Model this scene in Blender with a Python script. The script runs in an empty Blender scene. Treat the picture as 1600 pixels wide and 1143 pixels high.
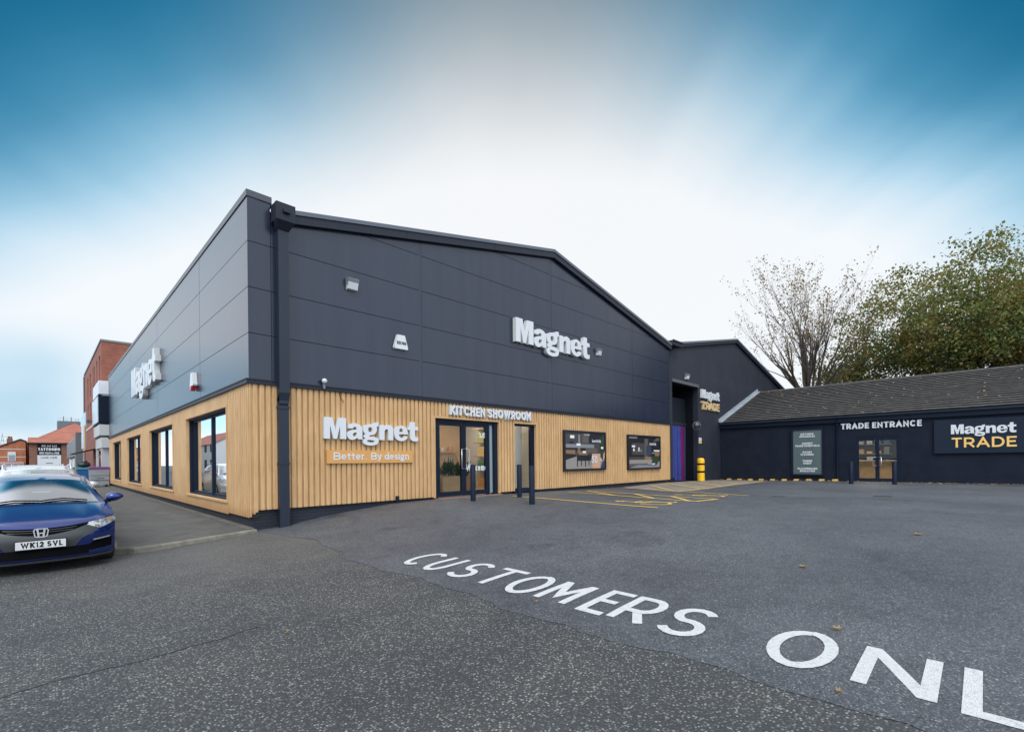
import bpy, bmesh, math, random
from mathutils import Vector, Matrix
from mathutils.geometry import tessellate_polygon
rad = math.radians
rng = random.Random(7)
SC = bpy.context.scene
COL = SC.collection

# ------------------------------------------------------------------ camera
cam = bpy.data.cameras.new("camera"); cam_o = bpy.data.objects.new("camera", cam); COL.objects.link(cam_o)
cam.sensor_width = 36.0; cam.lens = 36.0 * 736 / 1600
cam.shift_y = (719.5 - 571.5) / 1600
cam.clip_start = 0.05; cam.clip_end = 3000
cam_o.matrix_world = (Matrix.Translation((-3.23, -11.32, 1.58)) @ Matrix.Rotation(-math.atan2(.706, .708), 4, 'Z')
                      @ Matrix.Rotation(rad(90), 4, 'X') @ Matrix.Rotation(-math.atan(15 / 1472), 4, 'Z'))
SC.camera = cam_o

# ------------------------------------------------------------------ exposure, world, sun
SC.view_settings.view_transform = 'Standard'; SC.view_settings.look = 'None'
SC.view_settings.exposure = 0.2; SC.view_settings.gamma = 1.0
SC.render.engine = 'CYCLES'
SC.cycles.max_bounces = 7; SC.cycles.transparent_max_bounces = 16
SUN_DIR = Vector((-0.62, -0.62, 0.95)).normalized()      # towards the sun
sun = bpy.data.lights.new("sun", 'SUN'); sun.energy = 1.5; sun.angle = rad(30); sun.color = (1.0, .95, .88)
sun_o = bpy.data.objects.new("sun", sun); COL.objects.link(sun_o)
sun_o.rotation_euler = SUN_DIR.to_track_quat('Z', 'Y').to_euler(); sun_o.location = (-20, -30, 40)

def build_world():
    w = bpy.data.worlds.new("World"); SC.world = w; w.use_nodes = True
    nt = w.node_tree; nt.nodes.clear(); N = nt.nodes.new; L = nt.links.new
    def M(op, a, b=None, c=None, clamp=False):
        n = N('ShaderNodeMath'); n.operation = op; n.use_clamp = clamp
        for i, v in enumerate((a, b, c)):
            if v is None: continue
            if isinstance(v, (int, float)): n.inputs[i].default_value = v
            else: L(v, n.inputs[i])
        return n.outputs[0]
    def ss(x, a, b):
        n = N('ShaderNodeMapRange'); n.interpolation_type = 'SMOOTHSTEP'
        n.inputs[1].default_value = a; n.inputs[2].default_value = b; L(x, n.inputs[0]); return n.outputs[0]
    def mix(f, a, b):
        n = N('ShaderNodeMix'); n.data_type = 'RGBA'
        if isinstance(f, (int, float)): n.inputs[0].default_value = f
        else: L(f, n.inputs[0])
        for i, v in ((6, a), (7, b)):
            if isinstance(v, tuple): n.inputs[i].default_value = v + (1,)
            else: L(v, n.inputs[i])
        return n.outputs[2]
    tc = N('ShaderNodeTexCoord').outputs['Generated']
    def dot(v):
        n = N('ShaderNodeVectorMath'); n.operation = 'DOT_PRODUCT'; L(tc, n.inputs[0]); n.inputs[1].default_value = v; return n.outputs['Value']
    r, fw, up = dot((.708, -.706, 0)), dot((.706, .708, 0)), dot((0, 0, 1))
    upc = M('MAXIMUM', up, .03)
    comb = N('ShaderNodeCombineXYZ'); L(M('DIVIDE', r, upc), comb.inputs[0]); L(M('MULTIPLY', M('DIVIDE', fw, upc), .22), comb.inputs[1])
    nz = N('ShaderNodeTexNoise'); L(comb.outputs[0], nz.inputs['Vector']); nz.inputs['Scale'].default_value = 1.3
    nz.inputs['Detail'].default_value = 3; nz.inputs['Roughness'].default_value = .5
    n2 = N('ShaderNodeTexNoise'); L(tc, n2.inputs['Vector']); n2.inputs['Scale'].default_value = 3.2; n2.inputs['Detail'].default_value = 4
    A = M('MULTIPLY', M('ABSOLUTE', M('ARCTAN2', r, fw)), 57.3)
    E = M('MULTIPLY', M('ARCSINE', up), 57.3)
    Am = M('MINIMUM', A, 50.0)
    E0 = M('SUBTRACT', 30.0, M('MULTIPLY', M('POWER', M('DIVIDE', Am, 47.0), 2.0), 18.5))
    q = M('DIVIDE', M('SUBTRACT', E, E0), 23.0)
    q = M('MULTIPLY', q, M('SUBTRACT', 1.0, ss(A, 48, 64)))
    q = M('ADD', q, M('MULTIPLY', M('SUBTRACT', nz.outputs[0], .5), M('MULTIPLY', ss(E, 8, 26), M('ADD', .24, M('MULTIPLY', ss(r, 0, .5), .36)))))
    q = M('ADD', q, M('MULTIPLY', M('SUBTRACT', n2.outputs[0], .5), .10))
    lo = M('MULTIPLY', ss(M('MULTIPLY', M('ARCTAN2', r, fw), 57.3), -36, -47), M('MULTIPLY', ss(E, .5, 4), ss(E, 14, 8)))
    q = M('MAXIMUM', q, M('MULTIPLY', lo, M('MULTIPLY', n2.outputs[0], .60)))
    def ramp4(stops):
        rp = N('ShaderNodeValToRGB'); L(q, rp.inputs[0]); rp.color_ramp.interpolation = 'B_SPLINE'; e = rp.color_ramp.elements
        e[0].position = stops[0][0]; e[0].color = stops[0][1] + (1,); e[1].position = stops[-1][0]; e[1].color = stops[-1][1] + (1,)
        for p, c in stops[1:-1]: x = e.new(p); x.color = c + (1,)
        return rp.outputs[0]
    K = .87
    kk = lambda *c: tuple(v * K for v in c)
    blue = ramp4([(.0, kk(.97, .985, 1.0)), (.22, kk(.66, .83, .95)), (.40, kk(.33, .61, .80)), (.64, kk(.045, .28, .48)), (1.0, kk(.0, .12, .25))])
    gry = ramp4([(.0, kk(.97, .985, 1.0)), (.22, kk(.76, .79, .81)), (.50, kk(.36, .425, .47)), (.78, kk(.155, .235, .295)), (1.0, kk(.12, .20, .27))])
    cloud = mix(ss(A, 2, 40), gry, blue)
    cloud = mix(ss(E, 45, 52), cloud, (.92, .95, .99))
    over = mix(ss(fw, .25, -.25), (1, 1, 1), (1.75, 1.8, 1.85))  # unseen sky behind the camera, brightened to light the facade and ground
    over = mix(M('MULTIPLY', ss(M('MULTIPLY', M('ARCTAN2', r, fw), 57.3), -49, -62), ss(fw, -.1, .3)), over, (1.9, 1.88, 1.92))  # unseen sky to the left, brightened to lift the street wall's reflection
    cloud = mix(ss(fw, .22, -.2), cloud, (.76, .825, .90))
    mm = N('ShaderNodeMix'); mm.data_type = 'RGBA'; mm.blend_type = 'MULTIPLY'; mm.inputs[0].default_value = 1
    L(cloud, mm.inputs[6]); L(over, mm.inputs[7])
    sky = N('ShaderNodeTexSky'); sky.sky_type = 'NISHITA'; sky.sun_disc = False
    sky.sun_elevation = math.asin(SUN_DIR.z); sky.sun_rotation = math.atan2(SUN_DIR.x, SUN_DIR.y)
    # cloud deck (radiance given in units of 1/strength) with a little of the clear sky behind it
    sc10 = N('ShaderNodeMix'); sc10.data_type = 'RGBA'; sc10.blend_type = 'MULTIPLY'; sc10.inputs[0].default_value = 1
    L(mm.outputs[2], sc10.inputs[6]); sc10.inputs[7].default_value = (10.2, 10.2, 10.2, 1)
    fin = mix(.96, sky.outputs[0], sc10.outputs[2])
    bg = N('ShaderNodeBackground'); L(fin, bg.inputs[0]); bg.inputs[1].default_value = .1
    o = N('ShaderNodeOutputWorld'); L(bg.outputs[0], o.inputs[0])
build_world()

# ------------------------------------------------------------------ materials
MATS = {}
def mat(name, col, rough=.7, col2=None, nscale=6., detail=4., bump=0., bscale=None, metal=0., coat=0., spec=.5,
        contrast=(.35, .65), stretch=None, emit=0., island=None):
    if name in MATS: return MATS[name]
    m = bpy.data.materials.new(name); m.use_nodes = True; nt = m.node_tree; N = nt.nodes.new; L = nt.links.new
    b = nt.nodes['Principled BSDF']
    b.inputs['Base Color'].default_value = tuple(col) + (1,); b.inputs['Roughness'].default_value = rough
    b.inputs['Metallic'].default_value = metal; b.inputs['Coat Weight'].default_value = coat; b.inputs['Coat Roughness'].default_value = .03
    b.inputs['Specular IOR Level'].default_value = spec
    vec = None
    if col2 or bump:
        tc = N('ShaderNodeTexCoord'); mp = N('ShaderNodeMapping'); L(tc.outputs['Object'], mp.inputs[0])
        if stretch: mp.inputs['Scale'].default_value = stretch
        vec = mp.outputs[0]
    if col2:
        nz = N('ShaderNodeTexNoise'); L(vec, nz.inputs['Vector']); nz.inputs['Scale'].default_value = nscale; nz.inputs['Detail'].default_value = detail
        nz.inputs['Roughness'].default_value = .6
        mr = N('ShaderNodeMapRange'); mr.inputs[1].default_value, mr.inputs[2].default_value = contrast; L(nz.outputs[0], mr.inputs[0])
        mx = N('ShaderNodeMix'); mx.data_type = 'RGBA'; L(mr.outputs[0], mx.inputs[0])
        mx.inputs[6].default_value = tuple(col) + (1,); mx.inputs[7].default_value = tuple(col2) + (1,)
        L(mx.outputs[2], b.inputs['Base Color'])
    if bump:
        n2 = N('ShaderNodeTexNoise'); L(vec, n2.inputs['Vector']); n2.inputs['Scale'].default_value = bscale or nscale * 6; n2.inputs['Detail'].default_value = 3
        bp = N('ShaderNodeBump'); bp.inputs['Strength'].default_value = bump; bp.inputs['Distance'].default_value = .02
        L(n2.outputs[0], bp.inputs['Height']); L(bp.outputs[0], b.inputs['Normal'])
    if emit:
        b.inputs['Emission Color'].default_value = tuple(col) + (1,); b.inputs['Emission Strength'].default_value = emit
    MATS[name] = m
    return m

def nodes_of(name):
    m = bpy.data.materials.new(name); m.use_nodes = True; MATS[name] = m
    return m, m.node_tree, m.node_tree.nodes.new, m.node_tree.links.new, m.node_tree.nodes['Principled BSDF']

def tex(N, L, kind, vec, scale, **kw):
    n = N(kind); L(vec, n.inputs['Vector']); n.inputs['Scale'].default_value = scale
    for k, v in kw.items(): n.inputs[k].default_value = v
    return n
def rampn(N, L, src, stops):
    r = N('ShaderNodeValToRGB'); L(src, r.inputs[0]); e = r.color_ramp.elements
    e[0].position, e[0].color = stops[0][0], tuple(stops[0][1]) + (1,); e[1].position, e[1].color = stops[-1][0], tuple(stops[-1][1]) + (1,)
    for p, c in stops[1:-1]:
        x = e.new(p); x.color = tuple(c) + (1,)
    return r.outputs[0]
def mixn(N, L, f, a, b, mode='MIX'):
    n = N('ShaderNodeMix'); n.data_type = 'RGBA'; n.blend_type = mode
    for i, v in ((0, f), (6, a), (7, b)):
        if isinstance(v, (int, float)): n.inputs[i].default_value = v
        elif isinstance(v, tuple): n.inputs[i].default_value = v + (1,)
        else: L(v, n.inputs[i])
    return n.outputs[2]

def road_mat():
    m, nt, N, L, b = nodes_of('chipped_road')
    v = N('ShaderNodeTexCoord').outputs['Object']
    vo = tex(N, L, 'ShaderNodeTexVoronoi', v, 60.); vo2 = tex(N, L, 'ShaderNodeTexVoronoi', v, 120.)
    wob = tex(N, L, 'ShaderNodeTexNoise', v, .9, Detail=5., Roughness=.65)
    fine = tex(N, L, 'ShaderNodeTexNoise', v, 260., Detail=2.)
    sep = N('ShaderNodeSeparateColor'); L(vo.outputs['Color'], sep.inputs[0])
    chip = rampn(N, L, sep.outputs[0], [(0., (.034, .036, .041)), (.40, (.052, .055, .060)), (.60, (.092, .097, .100)), (.80, (.185, .194, .187)), (1., (.37, .385, .365))])
    tint = rampn(N, L, sep.outputs[1], [(0., (1., 1., 1.)), (.6, (.93, 1.02, 1.0)), (.8, (1.08, 1.06, .86)), (1., (1.1, .95, .88))])
    chip = mixn(N, L, 1., chip, tint, 'MULTIPLY')
    edge = N('ShaderNodeMapRange'); edge.inputs[1].default_value = .35; edge.inputs[2].default_value = .58; L(vo.outputs['Distance'], edge.inputs[0])
    c = mixn(N, L, edge.outputs[0], chip, (.035, .037, .042))
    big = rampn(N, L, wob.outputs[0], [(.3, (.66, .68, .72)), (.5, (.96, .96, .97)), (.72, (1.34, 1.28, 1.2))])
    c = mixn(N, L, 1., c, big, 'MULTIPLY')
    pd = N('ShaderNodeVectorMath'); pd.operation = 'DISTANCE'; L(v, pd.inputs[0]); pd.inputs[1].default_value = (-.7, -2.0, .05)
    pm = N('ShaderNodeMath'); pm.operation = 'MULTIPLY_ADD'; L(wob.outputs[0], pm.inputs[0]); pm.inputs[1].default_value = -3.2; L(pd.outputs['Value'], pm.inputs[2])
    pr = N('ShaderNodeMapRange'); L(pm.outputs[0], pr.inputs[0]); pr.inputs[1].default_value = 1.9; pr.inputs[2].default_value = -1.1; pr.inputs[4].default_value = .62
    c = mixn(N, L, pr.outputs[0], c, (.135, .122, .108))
    c = mixn(N, L, .28, c, rampn(N, L, fine.outputs[0], [(.3, (.03, .03, .033)), (.7, (.11, .11, .112))]))
    L(c, b.inputs['Base Color']); b.inputs['Roughness'].default_value = .62; b.inputs['Specular IOR Level'].default_value = .35
    bp = N('ShaderNodeBump'); bp.inputs['Strength'].default_value = .8; bp.inputs['Distance'].default_value = .008; bp.invert = True
    L(vo.outputs['Distance'], bp.inputs['Height']); L(bp.outputs[0], b.inputs['Normal'])
    return m
def yard_mat():
    m, nt, N, L, b = nodes_of('yard_tarmac')
    v = N('ShaderNodeTexCoord').outputs['Object']
    vo = tex(N, L, 'ShaderNodeTexVoronoi', v, 105.); fine = tex(N, L, 'ShaderNodeTexNoise', v, 75., Detail=4., Roughness=.75)
    big = tex(N, L, 'ShaderNodeTexNoise', v, .35, Detail=6., Roughness=.62); mid = tex(N, L, 'ShaderNodeTexNoise', v, 3.2, Detail=5., Roughness=.7)
    sep = N('ShaderNodeSeparateColor'); L(vo.outputs['Color'], sep.inputs[0])
    c = rampn(N, L, sep.outputs[0], [(0., (.041, .045, .053)), (.6, (.065, .070, .081)), (.9, (.102, .108, .120)), (1., (.22, .22, .22))])
    c = mixn(N, L, 1., c, rampn(N, L, fine.outputs[0], [(.32, (.55, .55, .56)), (.5, (1., 1., 1.)), (.68, (1.45, 1.45, 1.45))]), 'MULTIPLY')
    c = mixn(N, L, 1., c, rampn(N, L, big.outputs[0], [(.32, (.72, .72, .74)), (.5, (1., 1., 1.)), (.68, (1.2, 1.2, 1.19))]), 'MULTIPLY')
    c = mixn(N, L, 1., c, rampn(N, L, mid.outputs[0], [(.33, (.78, .78, .79)), (.48, (1., 1., 1.)), (.7, (1.12, 1.11, 1.1))]), 'MULTIPLY')
    stn = tex(N, L, 'ShaderNodeTexNoise', v, .85, Detail=3., Roughness=.55, Distortion=.6); sm = N('ShaderNodeMapRange'); L(stn.outputs[0], sm.inputs[0]); sm.inputs[1].default_value = .60; sm.inputs[2].default_value = .72
    c = mixn(N, L, sm.outputs[0], c, mixn(N, L, 1., c, (.70, .69, .69), 'MULTIPLY'))
    L(c, b.inputs['Base Color']); b.inputs['Roughness'].default_value = .58; b.inputs['Specular IOR Level'].default_value = .4
    bp = N('ShaderNodeBump'); bp.inputs['Strength'].default_value = .6; bp.inputs['Distance'].default_value = .005
    L(fine.outputs[0], bp.inputs['Height']); L(bp.outputs[0], b.inputs['Normal'])
    return m
def timber_mat():
    m, nt, N, L, b = nodes_of('timber_batten')
    tc = N('ShaderNodeTexCoord'); mp = N('ShaderNodeMapping'); L(tc.outputs['Object'], mp.inputs[0]); mp.inputs['Scale'].default_value = (14, 14, .9)
    g = tex(N, L, 'ShaderNodeTexNoise', mp.outputs[0], 2.2, Detail=5., Roughness=.6)
    c = rampn(N, L, g.outputs[0], [(.28, (.46, .275, .125)), (.48, (.545, .345, .168)), (.72, (.62, .41, .215))])
    at = N('ShaderNodeAttribute'); at.attribute_name = 'tone'
    c = mixn(N, L, 1., c, rampn(N, L, at.outputs['Fac'], [(0., (.965, .96, .955)), (.5, (1., 1., 1.)), (1., (1.03, 1.03, 1.035))]), 'MULTIPLY')
    n3 = tex(N, L, 'ShaderNodeTexNoise', tc.outputs['Object'], 1.1, Detail=4.)
    c = mixn(N, L, 1., c, rampn(N, L, n3.outputs[0], [(.3, (.9, .88, .86)), (.65, (1.04, 1.04, 1.04))]), 'MULTIPLY')
    sz = N('ShaderNodeSeparateXYZ'); L(tc.outputs['Object'], sz.inputs[0])
    n4 = tex(N, L, 'ShaderNodeTexNoise', tc.outputs['Object'], 5., Detail=5.); za = N('ShaderNodeMath'); za.operation = 'MULTIPLY_ADD'; L(n4.outputs[0], za.inputs[0]); za.inputs[1].default_value = -.34; L(sz.outputs[2], za.inputs[2])
    st = N('ShaderNodeMapRange'); L(za.outputs[0], st.inputs[0]); st.inputs[1].default_value = .33; st.inputs[2].default_value = .16; st.inputs[4].default_value = .75
    c = mixn(N, L, st.outputs[0], c, (.42, .225, .095))
    L(c, b.inputs['Base Color']); b.inputs['Roughness'].default_value = .6; b.inputs['Specular IOR Level'].default_value = .3
    return m
def brick_mat(name, c1, c2, mortar, axis='Y', sc=1., bump=.3, bw=.225, bh=.075):
    m, nt, N, L, b = nodes_of(name)
    tc = N('ShaderNodeTexCoord'); s = N('ShaderNodeSeparateXYZ'); L(tc.outputs['Object'], s.inputs[0]); cb = N('ShaderNodeCombineXYZ')
    ad = N('ShaderNodeMath'); L(s.outputs[0], ad.inputs[0]); L(s.outputs[1], ad.inputs[1]); L(ad.outputs[0], cb.inputs[0]); L(s.outputs[2], cb.inputs[1])
    br = N('ShaderNodeTexBrick'); L(cb.outputs[0], br.inputs['Vector']); br.inputs['Scale'].default_value = sc
    br.inputs['Brick Width'].default_value = bw; br.inputs['Row Height'].default_value = bh; br.inputs['Mortar Size'].default_value = .006
    br.inputs['Color1'].default_value = tuple(c1) + (1,); br.inputs['Color2'].default_value = tuple(c2) + (1,); br.inputs['Mortar'].default_value = tuple(mortar) + (1,)
    n = tex(N, L, 'ShaderNodeTexNoise', tc.outputs['Object'], 1.3, Detail=5.)
    c = mixn(N, L, 1., br.outputs[0], rampn(N, L, n.outputs[0], [(.3, (.78, .78, .78)), (.7, (1.15, 1.15, 1.15))]), 'MULTIPLY')
    L(c, b.inputs['Base Color']); b.inputs['Roughness'].default_value = .75
    bp = N('ShaderNodeBump'); bp.inputs['Strength'].default_value = bump; bp.inputs['Distance'].default_value = .01; bp.invert = True
    L(br.outputs['Fac'], bp.inputs['Height']); L(bp.outputs[0], b.inputs['Normal'])
    return m
def leaf_mat(name, stops, rough=.55):
    m, nt, N, L, b = nodes_of(name)
    gi = N('ShaderNodeNewGeometry'); tc = N('ShaderNodeTexCoord')
    n = tex(N, L, 'ShaderNodeTexNoise', tc.outputs['Object'], .45, Detail=3.)
    ad = N('ShaderNodeMath'); ad.operation = 'MULTIPLY_ADD'; L(n.outputs[0], ad.inputs[0]); ad.inputs[1].default_value = 1.1
    m2 = N('ShaderNodeMath'); m2.operation = 'MULTIPLY_ADD'; L(gi.outputs['Random Per Island'], m2.inputs[0]); m2.inputs[1].default_value = .6; m2.inputs[2].default_value = -.36
    L(m2.outputs[0], ad.inputs[2])
    c = rampn(N, L, ad.outputs[0], stops)
    L(c, b.inputs['Base Color']); b.inputs['Roughness'].default_value = rough
    tr = N('ShaderNodeBsdfTranslucent'); L(c, tr.inputs[0]); mx = N('ShaderNodeMixShader'); mx.inputs[0].default_value = .38
    L(b.outputs[0], mx.inputs[1]); L(tr.outputs[0], mx.inputs[2]); L(mx.outputs[0], nt.nodes['Material Output'].inputs[0])
    return m
def glass_mat(name, tint=(.75, .8, .8), base=.08, gain=1.0, rough=0.):
    m = bpy.data.materials.new(name); m.use_nodes = True; nt = m.node_tree; nt.nodes.clear(); N = nt.nodes.new; L = nt.links.new
    t = N('ShaderNodeBsdfTransparent'); t.inputs[0].default_value = tint + (1,); g = N('ShaderNodeBsdfGlossy'); g.inputs['Roughness'].default_value = rough
    g.inputs[0].default_value = (.93, .96, 1, 1)
    f = N('ShaderNodeFresnel'); f.inputs[0].default_value = 1.5; a = N('ShaderNodeMath'); a.operation = 'MULTIPLY_ADD'; a.use_clamp = True
    L(f.outputs[0], a.inputs[0]); a.inputs[1].default_value = gain; a.inputs[2].default_value = base
    x = N('ShaderNodeMixShader'); L(a.outputs[0], x.inputs[0]); L(t.outputs[0], x.inputs[1]); L(g.outputs[0], x.inputs[2])
    o = N('ShaderNodeOutputMaterial'); L(x.outputs[0], o.inputs[0]); MATS[name] = m
    return m

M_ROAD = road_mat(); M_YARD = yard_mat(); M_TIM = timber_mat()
M_PANEL = mat('dark_panel', (.0125, .0185, .040), .24, (.0175, .0245, .047), 2.2, spec=.48, stretch=(1.2, 1.2, .12))
M_SIDEPANEL = M_PANEL
M_TRIM = mat('dark_trim', (.012, .016, .028), .5, spec=.3)
M_FLASH = mat('flashing_metal', (.13, .15, .19), .35, spec=.6)
M_GAP = mat('dark_joint', (.008, .009, .012), .8)  # near-black colour of the panel and trim joints
M_NAVY = mat('navy_frame', (.006, .012, .027), .5, spec=.16)
M_PLINTH = brick_mat('painted_brick', (.010, .014, .025), (.013, .017, .029), (.006, .008, .015), bump=.8)
M_RENDER = mat('painted_render', (.0085, .0125, .0235), .75, (.0125, .017, .029), 1.6, bump=.25, bscale=30., spec=.12)
M_WARE = mat('painted_wall', (.017, .021, .033), .62, (.025, .029, .042), .9, bump=.2, bscale=25., spec=.3)
M_WHITE = mat('white_acrylic', (.60, .625, .655), .35)
M_WHITESIDE = mat('white_return', (.60, .62, .63), .4)
M_ORANGE = mat('orange_board', (.60, .30, .085), .45)
M_GOLD = mat('gold_letter', (.80, .50, .14), .4)
M_GLASS = glass_mat('shop_glass', (.86, .89, .88), .0, .75)
M_WGLASS = glass_mat('street_glass', (.30, .33, .34), .14, 1.35)
M_CARGLASS = glass_mat('car_glass', (.62, .70, .68), .28, 1.2)
M_STEEL = mat('brushed_steel', (.55, .56, .57), .3, metal=.9)
M_KERB = mat('kerb_concrete', (.15, .138, .115), .85, (.25, .23, .185), 5., bump=.4)
M_MARGIN = mat('margin_concrete', (.085, .078, .068), .9, (.13, .115, .095), 3., bump=.4)
M_PAVE = mat('footway_tarmac', (.062, .060, .057), .75, (.098, .093, .085), 2.2, detail=8., bump=.5, bscale=90.)
M_CONC = mat('worn_concrete', (.17, .145, .12), .8, (.25, .215, .18), 1.6, detail=8., bump=.3, bscale=40.)
M_PAINT = mat('road_paint', (.63, .64, .64), .65, (.36, .37, .37), 34., detail=9., bump=.8, bscale=140., contrast=(.50, .80))
M_YPAINT = mat('yellow_paint', (.70, .46, .10), .65, (.48, .33, .12), 9., detail=6., contrast=(.45, .75))
M_YPLAS = mat('yellow_plastic', (.80, .47, .01), .4)
M_BLACK = mat('black_rubber', (.006, .006, .007), .6, spec=.2)
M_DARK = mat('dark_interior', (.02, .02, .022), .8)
M_WARM = mat('warm_wall', (.62, .40, .20), .8, (.66, .46, .26), 1.)
M_IFLOOR = mat('showroom_floor', (.42, .36, .30), .5, (.5, .44, .38), 3.)
M_IWALL = mat('showroom_wall', (.60, .58, .55), .8)
M_LAMP = mat('lamp_glow', (1., .84, .62), .5, emit=34.)
M_GREYG = mat('grey_glazing_panel', (.22, .27, .29), .25)
M_SLATE = mat('roof_tile', (.038, .036, .037), .85, (.092, .086, .082), 3.0, detail=4., bump=.5, bscale=60., contrast=(.3, .75))
M_LEADFL = mat('lead_flashing', (.24, .27, .31), .55, (.32, .35, .39), 3.)
M_DKROOF = mat('sheet_roof', (.05, .055, .065), .5)
M_BRICK = brick_mat('red_brick', (.30, .085, .048), (.22, .058, .036), (.20, .12, .09), bump=.2)
M_BRICKB = brick_mat('brown_brick', (.235, .10, .062), (.17, .072, .046), (.17, .12, .095), bump=.2)
M_BRICKO = brick_mat('orange_brick', (.46, .135, .05), (.38, .10, .04), (.3, .2, .14), bump=.2)
M_RTILE = mat('red_roof_tile', (.27, .085, .052), .8, (.36, .14, .095), 1.2, detail=8., stretch=(.6, 1, 3))
M_STONE = mat('pale_stone', (.55, .50, .44), .8)
M_CREAM = mat('cream_render', (.68, .68, .66), .7, (.6, .6, .58), .6)
M_LGREY = mat('light_grey_cladding', (.42, .44, .46), .5)
M_MGREY = mat('mid_grey_cladding', (.16, .175, .19), .5)
M_BLUEGL = mat('pale_blue_panel', (.45, .62, .72), .3)
M_PURPLE = mat('purple_plastic', (.12, .02, .16), .5)
M_BINGREY = mat('galvanised_bin', (.24, .27, .30), .5, (.32, .35, .38), 2., metal=.2)
M_BINBLUE = mat('blue_plastic', (.012, .09, .28), .45)
M_TEAL = mat('teal_plastic', (.03, .30, .34), .45)
M_BARK = mat('tree_bark', (.040, .031, .025), .9, (.07, .055, .04), 3.)
M_LEAF = leaf_mat('autumn_leaf', [(.0, (.045, .085, .028)), (.38, (.11, .155, .042)), (.56, (.21, .215, .05)), (.74, (.29, .22, .055)), (.9, (.27, .13, .04)), (1., (.2, .07, .03))])
M_SPARSE = leaf_mat('brown_leaf', [(.0, (.10, .10, .03)), (.4, (.20, .15, .04)), (.7, (.24, .12, .035)), (1., (.14, .06, .025))])
M_SHRUB = leaf_mat('shrub_leaf', [(.0, (.03, .045, .013)), (.5, (.09, .105, .025)), (1., (.18, .15, .04))])
M_FALLEN = leaf_mat('fallen_leaf', [(.0, (.30, .18, .07)), (.5, (.46, .33, .16)), (1., (.34, .16, .08))])
M_PLANT = leaf_mat('house_plant', [(.0, (.01, .03, .012)), (.6, (.03, .08, .025)), (1., (.08, .14, .04))])
M_CARBLUE = mat('blue_car_paint', (.002, .020, .15), .26, metal=.55, coat=1.0)
M_SILVER = mat('silver_car_paint', (.62, .64, .66), .3, metal=.35, coat=.9)
M_WHITECAR = mat('white_car_paint', (.72, .73, .74), .35, coat=.9)
M_CHROME = mat('chrome_trim', (.85, .86, .88), .22, metal=.85)
M_VOID = mat('black_mesh', (.003, .003, .004), .8, spec=.05)
M_GUN = mat('gunmetal_plastic', (.055, .058, .062), .38, metal=.3)
M_TYRE = mat('tyre_rubber', (.018, .018, .019), .85)
M_PLATE = mat('plate_white', (.56, .58, .58), .5)
M_LENS = mat('headlamp_reflector', (.60, .62, .64), .2, (.16, .165, .175), 17., detail=4., metal=.5, coat=1., contrast=(.44, .62))
M_AMBER = mat('amber_lens', (.55, .25, .05), .2, coat=1.)
M_RED = mat('red_lens', (.45, .02, .02), .3)

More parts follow.
